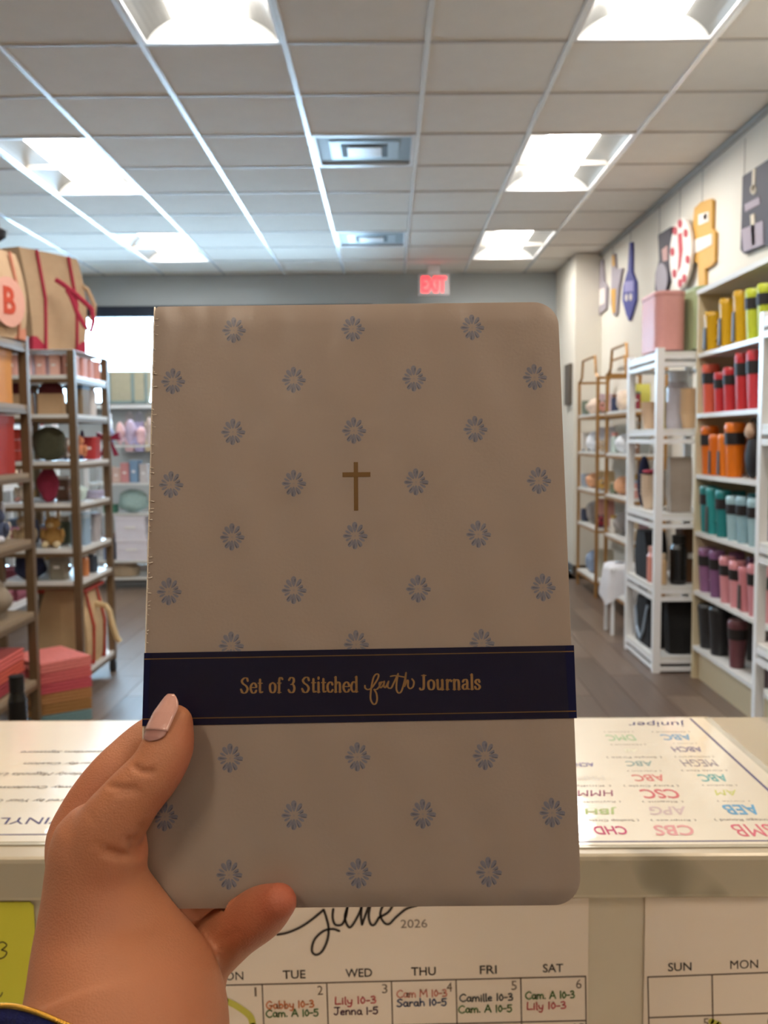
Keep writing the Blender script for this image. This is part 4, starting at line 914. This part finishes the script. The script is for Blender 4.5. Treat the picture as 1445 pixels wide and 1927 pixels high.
t = bag('canvas_tote', 'beige tote with round pink patch and red monogram, top of the nearest bronze rack', 'tote bag', -1.66, 3.90, 1.705, .30, .22, .36, '#bfa283', '#c4826a', rz=radians(75), handle=False)
b = MB(); b.lathe([(.10,0),(.10,.004)], 24); pt = b.build('round_patch', C('#d8a394', .8), t); pt.rotation_euler = (radians(90), 0, radians(0)); pt.location = (.0, -.14, .14)
b = MB(); textmesh(b, 'B', Matrix.Translation((0, -.05, .005)), h=.11, w=.075, ext=.001, bold=.03); b.build('monogram', C('#c0452c', .7), pt)
p_ = at(8, 480, 3.85)
o = thing('ceiling_hook_lamp', 'small black camera dome on the ceiling at the left edge of the photo', 'camera', (at(-3, 500, 5.6).x, 5.6, ZC))
MB().lathe([(.02,-.52),(.05,-.50),(.055,-.46),(.02,-.44),(.012,-.43),(.012,0)], 14).build('dome', m_dark, o)
o.name = 'ceiling_camera'
# --- left rack A goods
A_ = [(1.44,'yellow and red printed box on an upper shelf of the nearest bronze rack','#c98a4a',.22), (1.15,'dark red storage box on a middle shelf of the nearest bronze rack','#9c1f14',.24)]
for z_, lb, hc, hh in A_:
    box_('storage_box', lb, 'box', -1.635, 3.86, z_+.001, .15, .22, hh, hc)
box_('storage_box', 'white and crimson gift box beside the printed box, nearest bronze rack', 'box', -1.62, 3.62, 1.441, .13, .18, .2, '#e8dcd8', '#b0304a')
plush('navy and white soft toy on the third shelf of the nearest bronze rack', -1.62, 3.90, .866, .11, '#4b5570', '#c9ccd8', 2)
soft('silver_bow', 'crumpled pale metallic gift bow next to the navy toy', 'bow', -1.62, 3.64, .866, .07, .07, .05, '#b9b9c4', 6)
soft('tan_pillow', 'tan and gold fabric bundle under the navy toy', 'fabric', -1.645, 3.86, .551, .075, .12, .085, '#8d8070', 3)
soft('grey_blanket', 'soft greyish pink blanket bundle on a lower shelf of the nearest rack', 'blanket', -1.645, 3.50, .551, .075, .13, .10, '#a3939a', 8)
for i, (hc, nm) in enumerate((('#8c2f36','dark red'), ('#b9503f','rust'), ('#c9625c','salmon'))):
    folded('%s folded towel, %s of the pile at the foot of the nearest rack' % (nm, ['bottom','middle','top'][i]), -1.64, 3.84, .251+.052*i, .16, .3, .05, hc, 0, 'folded towels at the foot of the nearest rack')
jar('black_bottle', 'black pump bottle silhouette before the nearest bronze rack', 'bottle', at(33, 1330, 3.12).x, 3.12, .0, .030, .30, '#0f0f10', '#0f0f10')
bpy.data.objects['black_bottle'].location.z = .2
o = thing('low_plinth', 'low dark display block standing under the black bottle', 'block', (at(33,1330,3.12).x, 3.12, 0)); MB().rbox(-.1,.1,-.1,.1,0,.185,.01).build('block_body', C('#2b211c'), o); MB().rbox(-.105,.105,-.105,.105,.185,.199,.01).build('block_top', C('#3a2d25'), o)
# --- rack B goods (near end and aisle side)
def pouch(label, x, y, z, w, h, topc, botc, group=None):
    t = thing('zip_pouch', label, 'pouch', (x, y, z+.001), 0, group)
    MB().rbox(-w/2, w/2, -.03, .03, 0, h*.6, .012).build('pouch_body', C(botc, .8), t)
    MB().lathe([(w*.5, 0), (w*.48, h*.12), (w*.36, h*.28), (w*.14, h*.38)], 14, (0,0,h*.6), 1, .07/w).build('flap', C(topc, .7), t); return t
pouch('cream pouch with a maroon top, left one of the pair, second bronze rack', -1.83, 4.74, 1.419, .13, .17, '#5a1420', '#b99a77', 'maroon topped pouches')
pouch('cream pouch with a maroon top, right one of the pair, second bronze rack', -1.675, 4.74, 1.419, .13, .17, '#5a1420', '#b99a77', 'maroon topped pouches')
for i, x_ in enumerate((-1.86,-1.79,-1.72,-1.65,-1.58)):
    box_('pink_carton', 'small pale pink carton, %s from the left on the top shelf of the second rack' % ORD[i], 'box', x_, 4.765, 1.611, .055, .1, .1, ['#dba79a','#e6b9ac'][i%2], None, 0, 'pink cartons')
for i, y_ in enumerate((4.92, 5.03, 5.14)):
    box_('pink_carton', 'pink carton on the aisle side of the second rack, %s from the near end' % ORD[i], 'box', -1.59, y_, 1.611, .07, .08, .1, '#e2a59c', None, 0, 'pink cartons')
box_('blue_tin', 'blue and brown tin on the aisle side of the second bronze rack', 'tin', -1.59, 4.89, 1.419, .085, .14, .15, '#7d6a50', '#3f6280')
jar('white_bottle', 'white bottle beside the blue tin', 'bottle', -1.59, 5.08, 1.419, .035, .17, '#d9d6d8')
folded('red towel under the maroon pouches on the second bronze rack', -1.865, 4.78, 1.187, .08, .16, .16, '#a8382c')
soft('green_plaid_bundle', 'dark green and red plaid bundle under the right maroon pouch', 'fabric', -1.70, 4.77, 1.187, .085, .07, .085, '#4a4a38', 5)
plush('small peach and navy soft toy on the aisle side of the second rack', -1.60, 4.90, 1.187, .10, '#d08a66', '#3c3450', 7)
box_('red_box', 'small red box behind the soft toy, second bronze rack', 'box', -1.59, 5.09, 1.187, .07, .1, .12, '#b03438')
plush('white bunny with long ears, left on the fourth shelf of the second rack', -1.84, 4.78, .978, .10, '#d8d0c4', '#b98f8a', 1, ears=.8)
soft('crimson_scarf', 'crimson scarf hanging bundle on the second bronze rack', 'scarf', -1.71, 4.76, .978, .05, .05, .09, '#8c2540', 9)
soft('mint_cloth', 'mint and lilac cloth heap on the aisle shelf of the second rack', 'cloth', -1.595, 4.88, .978, .035, .09, .04, '#c3d4cf', 11, .25)
folded('lilac folded cloth beside the mint heap', -1.60, 5.11, .978, .1, .12, .04, '#b8b4cf')
plush('cream and tan bear, left on the fifth shelf of the second rack', -1.84, 4.78, .749, .125, '#c9b08a', '#e0d4c0', 12)
plush('golden tan bear right of the cream bear', -1.70, 4.78, .749, .12, '#b38a4e', '#d9c6a0', 13)
box_('blue_packet', 'light blue packet standing on the aisle side', 'packet', -1.60, 4.90, .749, .08, .1, .16, '#8fa9c0', '#a9bccb')
box_('pale_packet', 'pale grey packet next to the light blue packet', 'packet', -1.60, 5.08, .749, .08, .1, .15, '#a8a4a8', '#8c8890')
soft('navy_bundle', 'navy blue fabric bundle, lower middle of the second rack', 'fabric', -1.82, 4.76, .587, .08, .06, .065, '#252c4c', 14)
box_('grey_bottle_box', 'grey carton next to the navy bundle', 'box', -1.67, 4.76, .587, .08, .08, .13, '#8a8578')
jar('orange_tube', 'orange and white tube on the aisle side of the second rack', 'tube', -1.585, 4.88, .587, .028, .12, '#c98050', '#eeeeee')
jar('dark_tube', 'dark blue tube beside the orange one', 'tube', -1.585, 5.02, .587, .03, .12, '#39424f', '#dddddd')

t = bag('red_trim_tote', 'cream tote with coral red rim on the bottom shelf of the second rack', 'tote bag', -1.68, 4.96, .122, .34, .24, .40, '#c2a57e', '#a83c30', rz=radians(90), handle=False)
inv = Matrix.Rotation(-radians(90), 3, 'Z')
MB().tube([inv @ (at(p[0], p[1], D_) - t.location) for p, D_ in (((180,1135),4.98),((200,1140),4.96),((206,1150),4.95),((212,1175),4.95),((220,1200),4.95),((226,1208),4.95))], .016, 6).build('strap', C('#cdb68c', .8), t)
MB().box(-.165, .165, -.125, .125, .385, .402).build('red_rim', C('#a83c30', .8), t)
for i, (hc, nm) in enumerate((('#6f9096','teal grey'), ('#9a7040','mustard brown'), ('#a9784a','tan'), ('#c0505a','rose red'), ('#cf6464','coral'), ('#d97a74','light coral'))):
    folded('%s folded blanket, %s in the stack by the second rack foot' % (nm, ['lowest','second','third','fourth','fifth','topmost'][i]), at(97,1300,4.34).x, 4.345, .0+.049*i, .30-.008*i, .30, .048, hc, radians(30+3*i), 'folded blankets stack')
bow('maroon ribbon bow hanging on the far end of the second rack', at(204,815,5.30).x, 5.30, 1.30, .10, '#8c1a3c')
# --- back wall unit W
rack('display_rack', 'white display rack under the window full of pastel goods', -2.62, -1.45, 8.15, 8.55, [.10, .25, .66, .925, 1.25], m_white, m_board, ztop=1.27, rails=False)
def W(px_, D=8.28): return at(px_, 900, D).x
box_('white_bin', 'white lidded bin with a handle, lower one of two', 'bin', W(250), 8.30, .251, .27, .26, .185, '#e4e2ee', '#eceaf4', 0, 'white bins')
box_('white_bin', 'white lidded bin with a handle, upper one of two', 'bin', W(248), 8.30, .437, .26, .26, .20, '#e4e2ee', '#eceaf4', 0, 'white bins')
jar('tan_basket', 'low tan woven basket at the bottom of the white display rack', 'basket', W(229), 8.30, .101, .13, .115, '#a8957c', '#b5a48e')
box_('blue_print_box', 'blue and lilac printed box left of the white bins', 'box', W(205), 8.30, .251, .09, .2, .22, '#6f7f9f', '#b2a2a8')
soft('aqua_gift_bag', 'aqua tissue filled gift bag above the white bins', 'gift bag', W(248), 8.30, .661, .13, .09, .10, '#a3bfbd', 21)
box_('green_tin', 'small green tin left of the aqua gift bag', 'tin', W(206), 8.30, .661, .10, .14, .07, '#3f7f68')
for i, (px_, hc, hh, nm) in enumerate(((205,'#c9b49c',.14,'beige'),(222,'#d4b8ae',.13,'blush'),(238,'#cf8f90',.17,'pink'),(255,'#7f9fc0',.19,'sky blue'),(273,'#c7c2c4',.16,'pale grey'))):
    box_('gift_box', '%s gift box on the third shelf of the white display rack' % nm, 'box', W(px_), 8.30, .926, .075, .16, hh, hc, None, 0, 'pastel gift boxes')
for i, (px_, hc, rx_, rz__, nm) in enumerate(((208,'#8a93ad',.06,.075,'blue grey'),(226,'#d8b3b3',.08,.10,'blush pink'),(246,'#b7a9c2',.09,.11,'lilac'),(266,'#dcb6bc',.08,.08,'rose'),(282,'#b9a9a6',.06,.12,'taupe'))):
    soft('plush_toy', '%s plush toy on top of the white display rack' % nm, 'toy', W(px_), 8.32, 1.251, rx_*.5, .07, rz__, hc, 30+i, .16, 'plush toys on the display rack')
for i, (px_, hc, nm) in enumerate(((216,'#c9a4a8','dusty pink'),(236,'#a89fc4','lavender'),(256,'#c7b393','sand'),(276,'#b98f8a','rosy brown'))):
    q = at(px_, 780, 9.2); t = bag('hanging_bag', '%s bag hanging from a wall hook below the window ledge' % nm, 'bag', q.x, 9.71, 1.18, .09, .07, .30, hc, None)
    MB().tube([(0, .088, .395), (0, .02, .39), (0, .02, .41)], .004, 5).build('hook', m_white, t)
jar('pale_bottle', 'white bottle at the left of the display rack', 'bottle', W(205, 8.45), 8.45, 1.251, .045, .28, '#e9f1f6')  # plain pale colour, no emission
t = bag('striped_tote', 'pale striped canvas tote standing on the window sill', 'tote bag', at(238,745,9.72).x, 9.725, 1.665, .50, .09, .33, '#b9b49c', None, handle=False)
for s_ in (-.16, .08, .215): MB().box(s_-.015, s_+.015, -.062, -.052, .01, .31).build('stripe', C('#8fa3a3', .8), t)
MB().box(-.22, .22, -.062, -.05, .0, .03).build('stripe', C('#8fa3a3', .8), t)
# --- white rack R3 goods
def K(px_, X=1.5): return DX(px_, X)
cups('cream paper cup, # of the stack on the upper middle shelf of the white rack', 1.52, 5.46, 1.331, 4, .062, '#d3b698', 'upper paper cup stack')
cups('cream paper cup, # of the stack at the near end of the white rack', 1.66, 5.21, 1.331, 7, .058, '#c9a782', 'near end paper cup stack')
jar('clear_jar', 'clear plastic jar with lids above the paper cups', 'jar', 1.64, 5.38, 1.331, .065, .32, '#b9b4bb', '#d4d6de')
soft('yellow_flowers', 'yellow tissue flowers behind the upper paper cups', 'flowers', 1.64, 5.60, 1.331, .06, .05, .12, '#c9b03a', 41, .3)
cups('cream paper bowl, # of the stack on the middle shelf of the white rack', 1.525, 5.44, .874, 6, .07, '#d3bda4', 'middle paper bowl stack')
cups('white paper cup, # of the stack behind the bowls', 1.60, 5.60, .874, 7, .05, '#c7b49c', 'cups behind the bowls')
soft('pink_cloth', 'folded pink cloth on top of the paper bowl stack', 'cloth', 1.52, 5.44, 1.074, .05, .06, .014, '#b9485c', 42, .2)
soft('navy_pouch', 'navy pouch with a silver tag above the paper bowls', 'pouch', 1.515, 5.60, .874, .035, .05, .15, '#1b2040', 43, .15)
bag('clear_bag', 'clear plastic bag of cups at the near end of the white rack', 'bag', 1.60, 5.20, .874, .12, .08, .30, '#9b8f84', None, handle=False)
bag('black_backpack', 'black backpack with a round silver badge on the lower shelf of the white rack', 'bag', 1.52, 5.45, .476, .12, .24, .27, '#131318', None, handle=False)
o = MB().lathe([(.016,0),(.016,.004)], 16).build('badge', C('#cfdde8', .3), bpy.data.objects['black_backpack']); o.rotation_euler = (0, radians(-90), 0); o.location = (-.058, -.02, .17)
jar('pink_bottle', 'pale pink bottle in front of the black backpack', 'bottle', 1.485, 5.27, .476, .035, .20, '#cf8c80', '#dba79c')
jar('champagne_bottle', 'cream and gold bottle right of the pale pink bottle', 'bottle', 1.505, 5.18, .476, .03, .17, '#d4b48c', '#d9c4a8')
jar('black_canister', 'tall black canister at the near end lower shelf of the white rack', 'canister', 1.60, 5.19, .476, .045, .27, '#0e0e10', '#141416')
box_('brown_carton', 'brown carton behind the black canister', 'box', 1.68, 5.30, .476, .09, .14, .30, '#5e3d22')
bag('black_duffel', 'black duffel bag with pale straps on the bottom shelf of the white rack', 'bag', 1.525, 5.44, .091, .11, .28, .27, '#121216', None, handle=False)
o = MB().tube([(-.056,-.12,.24),(-.064,-.06,.08),(-.064,.0,.03),(-.064,.08,.09),(-.058,.12,.2)], .008, 6).build('strap', C('#9fb2c6', .5), bpy.data.objects['black_duffel'])
bag('black_box_bag', 'large black gift bag filling the near end bottom shelf', 'bag', 1.62, 5.20, .091, .16, .10, .29, '#0d0d0f', None, handle=False)
# pink and green bins on top of the white rack
def bin_(label, x, y, z, w, d, h, hexc):
    t = thing('tall_bin', label, 'bin', (x, y, z)); m = C(hexc, .45)
    MB().rbox(-w/2, w/2, -d/2, d/2, 0, h*.92, .06, 7).build('bin_body', m, t); MB().rbox(-w*.515, w*.515, -d*.515, d*.515, h*.92, h, .062, 7).build('bin_lid', m, t, bevel=.006); return t
bin_('large pink bin with rounded lid on top of the white rack', 1.555, 5.40, 1.762, .17, .34, .32, '#cf9490')
bin_('pale green bin right of the large pink bin', 1.72, 5.28, 1.762, .12, .3, .33, '#a9b98c')
# black strap bag hanging on the near right post
t = thing('hanging_purse', 'black and beige small purse hanging before the orange tumblers', 'purse', (1.655, 4.30, 1.0925))
MB().blob((0,0,.10), .03, .055, .10, 3, .08).build('purse_body', m_black, t, smooth=True); MB().blob((-.012,-.0,.215), .025, .035, .04, 4, .1).build('purse_charm', C('#b99c84', .7), t, smooth=True)
MB().tube([(0,-.04,.18),(0,-.05,.24),(0,0,.275),(0,.05,.24),(0,.04,.18)], .005, 6).build('purse_strap', m_black, t)
# --- brass rack goods
k = 0
G_ = [(1.48,'#cdb9c4',.16,'pale pink bag'),(1.17,'#c7ccda',.20,'white fabric bundle'),(.86,'#c9b48e',.15,'cream and orange gift set'),(.56,'#cf9a92',.22,'pink gift bag'),(.14,'#b9b5a4',.22,'cream ribboned basket')]
G2 = [(1.48,'#c3bf5e',.18,'yellow green flower pot'),(1.17,'#b8c0c0',.17,'silver candle set'),(.86,'#a98a4c',.16,'gold gift box'),(.56,'#a0808a',.2,'mauve gift bag'),(.14,'#5b6270',.22,'dark blue basket')]
for (yc, nm2, set_) in ((6.9, 'nearer', G2), (7.92, 'farthest', G_)):
    for i, (z_, hc, hh, nm) in enumerate(set_):
        bag('gift_item', '%s on shelf %s from the top of the %s brass rack' % (nm, ORD[i], nm2), 'gift', 1.79, yc-.12, z_+.001, .13, .14, hh, hc, None, handle=(i == 1))
        soft('soft_good', 'soft %s beside the %s, %s brass rack' % (['pastel bundle','white bundle','peach bundle','grey bundle','blue bundle'][i], nm, nm2), 'toy', 1.76, yc+.14, z_+.001, .07, .1, hh*.42, ['#d8c4b4','#dfe3ea','#d9a27c','#8f8a88','#8fa2bf'][i], 50+k); k += 1
q = at(1160, 1140, 6.3)
t = thing('draped_stool', 'small stool under a white cloth on the floor before the brass racks', 'stool', (1.53, 6.2, 0))
for sx in (-1, 1):
    for sy in (-1, 1): MB().box(sx*.07-.01, sx*.07+.01, sy*.09-.01, sy*.09+.01, 0, .42).build('leg', m_white, t)
MB().rbox(-.09, .09, -.11, .11, .42, .44, .02).build('seat', m_white, t)
b = MB(); vs = []; N_ = 40
for k, (rr_, zz_) in enumerate(((.4,.462),(1.0,.458),(1.1,.42),(1.18,.33),(1.28,.24))):
    for i in range(N_):
        a_ = 2*pi*i/N_; w_ = 1 + (.07*k/4)*sin(a_*7) ; vs.append((.095*rr_*w_*cos(a_)*1.05, .115*rr_*w_*sin(a_)*1.05, zz_ + (.04*sin(a_*3)*k/4 if k > 2 else 0)))
b.add(vs, [(k*N_+i, k*N_+(i+1)%N_, (k+1)*N_+(i+1)%N_, (k+1)*N_+i) for k in range(4) for i in range(N_)] + [tuple(range(N_))]).build('cloth', C('#cfd0d6', .9), t, smooth=True)
# second rows of small goods that fill the bronze racks
rr = random.Random(21); PAL = [('#b9a78f','tan'),('#d9d4cc','white'),('#8a2c3a','wine red'),('#39405c','navy'),('#c98f86','rose'),('#6f7a68','sage'),('#c9a25a','mustard'),('#9aa5b8','grey blue'),('#7a5a48','brown'),('#b8c8c4','mint grey')]
def filler(x, y, z, hmax, where, k):
    hc, nm = PAL[k % len(PAL)]; h_ = min(hmax*.8, rr.uniform(.08, .17)); q = k % 4; lb = '%s %s %s'
    if q == 0: box_('carton', lb % (nm, 'small carton', where), 'box', x, y, z, .07, .07, h_, hc, PAL[(k+3) % 10][0])
    elif q == 1: jar('bottle', lb % (nm, 'bottle', where), 'bottle', x, y, z, .03, h_, hc, PAL[(k+5) % 10][0])
    elif q == 2: plush(lb % (nm, 'soft toy', where), x, y, z, min(.07, hmax*.5), hc, PAL[(k+1) % 10][0], k)
    else: bag('mini_bag', lb % (nm, 'mini bag', where), 'bag', x, y, z, .065, .05, h_, hc, PAL[(k+2) % 10][0], handle=False)
k = 0
for j in (1, 2, 3, 4, 5):
    hm_ = LB[j+1]-LB[j]-.05
    for i, x_ in enumerate((-1.88, -1.79, -1.70)):
        filler(x_, 4.955+.01*(i%2), LB[j]+.001, hm_, 'amid the second bronze rack, %s shelf up, %s from left' % (ORD[j], ORD[i]), k); k += 1
for j in (0, 1, 2, 3, 4):
    hm_ = LA[j+1]-LA[j]-.05
    filler(-1.80, 3.98, LA[j]+.001, hm_, 'deep inside the nearest bronze rack, %s shelf up' % ORD[j], k); k += 1
for (z_, yy, X_) in [(z, y, 1.72) for z in LG[1:] for y in (6.622, 7.19, 7.622, 8.24)]:
    filler(X_, yy, z_+.001, .2, 'at the %s end of %s brass rack, %s shelf up' % ('near' if yy in (6.622, 7.622) else 'far', 'nearer' if yy < 7.4 else 'farthest', ORD[LG.index(z_)]), k); k += 1
# left wall rack goods
rr = random.Random(9)
for j, z_ in enumerate((.2,.6,1.0,1.4)):
    for i in range(7):
        hc = rr.choice(['#a33a3a','#c9b49a','#6a7a55','#d8d2c8','#8a4a58','#5a6a80','#c98a70']); 
        folded('folded cloth in the far left white rack, %s along shelf level %s' % (ORD[i], ORD[j]), -2.62, 4.8+.34*i, z_+.001, .2, .26, rr.uniform(.08,.22), hc, 0, 'folded cloths in the far left rack')

# ---------------------------------------------------------------- cut-out signs hung on the right wall
def sign(name, label, cat, X, pts_px, m, parts=(), thick=.02, hook=None):
    # outline drawn as seen, laid on the wall plane X
    def wp(p): d = ray(*p); s_ = (X - CAM.x)/d.x; q = CAM + d*s_; return q.y, q.z
    P = [wp(p) for p in pts_px]; cy = sum(p[0] for p in P)/len(P); cz = sum(p[1] for p in P)/len(P)
    t = thing(name, label, cat, (X, cy, cz))
    def plate(pp, x0, x1, nm, mm_, par):
        n = len(pp); vs = [(x0, a-cy, b2-cz) for a, b2 in pp] + [(x1, a-cy, b2-cz) for a, b2 in pp]
        o = MB().add(vs, [tuple(range(n)), tuple(range(2*n-1, n-1, -1))] + [(i, (i+1)%n, n+(i+1)%n, n+i) for i in range(n)]).build(nm, mm_, par)
        bm_ = bmesh.new(); bm_.from_mesh(o.data); bmesh.ops.recalc_face_normals(bm_, faces=bm_.faces); bmesh.ops.triangulate(bm_, faces=[f for f in bm_.faces if len(f.verts) > 4]); bm_.to_mesh(o.data); bm_.free(); return o
    plate(P, 0, thick, 'board', m, t)
    for i, (nm, pp, mm_) in enumerate(parts): plate([wp(p) for p in pp], -.004, 0, nm, mm_, t)
    top = max(P, key=lambda p: p[1]); 
    MB().tube([(thick/2, top[0]-cy, top[1]-cz-.01), (thick/2, top[0]-cy+.0, min(ZC-.04, top[1]+.2)-cz)], .002, 4).build('hanging_string', m_grey, t)
    return t
def ell(cx, cy, rx, ry, n=20, rot=0): return [(cx + rx*cos(2*pi*k/n)*cos(rot) - ry*sin(2*pi*k/n)*sin(rot), cy + rx*cos(2*pi*k/n)*sin(rot) + ry*sin(2*pi*k/n)*cos(rot)) for k in range(n)]
XS = XR - .022
c_navy = C('#2b2231'); c_lil = C('#a294a0'); c_cream = C('#dccfb8'); c_red = C('#b23a44'); c_goldl = C('#cf9f4c'); c_wht = C('#e6ddd6'); c_blue = C('#4a4e9a'); c_greyl = C('#a39ba4')
sign('letter_sign', 'dark navy and lilac letter H sign on the right wall, nearest of the row', 'sign', XS, [(1397,332),(1445,300),(1474,281),(1474,345),(1490,335),(1490,270),(1540,240),(1540,430),(1490,455),(1490,410),(1474,415),(1474,465),(1437,462),(1400,478),(1393,470)], c_navy,
     [('stripe', [(1417,320),(1422,317),(1420,360),(1416,360)], c_cream), ('circle', ell(1418,357,5,9,12), c_cream), ('lettering_plate', [(1402,385),(1430,370),(1431,384),(1403,399)], c_lil), ('lower_fade', [(1396,432),(1436,415),(1437,460),(1400,474)], c_lil), ('stripe', [(1413,405),(1420,402),(1422,460),(1416,462)], c_cream)])
sign('letter_sign', 'gold and white double letter sign, second from the near end of the row', 'sign', XS, [(1306,392),(1318,380),(1336,374),(1340,378),(1339,430),(1345,438),(1344,492),(1338,500),(1326,506),(1326,545),(1314,550),(1313,494),(1304,494),(1304,470),(1306,442),(1303,430)], c_goldl,
     [('white_inlay', [(1315,404),(1334,398),(1334,416),(1315,424)], c_wht), ('white_inlay', [(1306,452),(1340,440),(1340,460),(1306,478)], c_wht), ('white_inlay', [(1325,404),(1331,402),(1331,412),(1325,414)], c_goldl)])
sign('oval_sign', 'white oval sign with red dots around the rim', 'sign', XS-.03, ell(1280,477,20,67,26,radians(3)), c_wht,
     [('red_dot', ell(1280+14.5*cos(a_), 477+56*sin(a_), 4, 8.5, 10), c_red) for a_ in (-1.57,-.75,.2,1.0,1.57,2.4,3.2,4.0)] + [('red_figure', [(1276,440),(1283,438),(1285,470),(1281,500),(1276,512),(1278,480)], c_red)])
sign('letter_sign', 'dark letter J shaped sign with a grey disc, left of the oval sign', 'sign', XS, [(1238,442),(1262,427),(1263,470),(1259,500),(1258,530),(1250,560),(1240,566),(1232,545),(1233,515),(1240,490)], c_navy,
     [('grey_disc', ell(1245,525,11,30,16), c_greyl), ('pink_patch', [(1246,470),(1256,462),(1256,490),(1248,492)], C('#c79a94'))])
sign('paddle_sign', 'blue and lilac paddle sign with a pointed tip on the right wall', 'sign', XS, [(1184,456),(1188,456),(1188,512),(1191,520),(1195,530),(1195,565),(1188,590),(1183,604),(1178,592),(1171,566),(1172,540),(1178,518),(1181,508)], c_blue,
     [('lilac_face', [(1176,530),(1192,528),(1192,548),(1175,550)], C('#9c98cc')), ('white_mark', ell(1179,560,2.4,7,10), c_wht), ('white_mark', ell(1187,559,2.4,7,10), c_wht)])
sign('paddle_sign', 'gold and grey paddle sign left of the blue one', 'sign', XS, [(1151,478),(1156,477),(1158,505),(1170,505),(1164,540),(1160,590),(1154,594),(1148,570),(1150,530)], c_greyl,
     [('gold_tip', [(1150,545),(1159,543),(1158,588),(1153,590)], c_goldl), ('gold_handle', [(1152,480),(1156,480),(1157,500),(1153,502)], c_goldl)])
sign('paddle_sign', 'grey and white paddle sign nearest the corner column', 'sign', XS, [(1129,490),(1133,489),(1136,530),(1142,540),(1140,580),(1128,590),(1123,605),(1119,600),(1121,580),(1127,545)], c_greyl,
     [('white_patch', [(1128,545),(1138,541),(1138,570),(1128,576)], c_wht)])
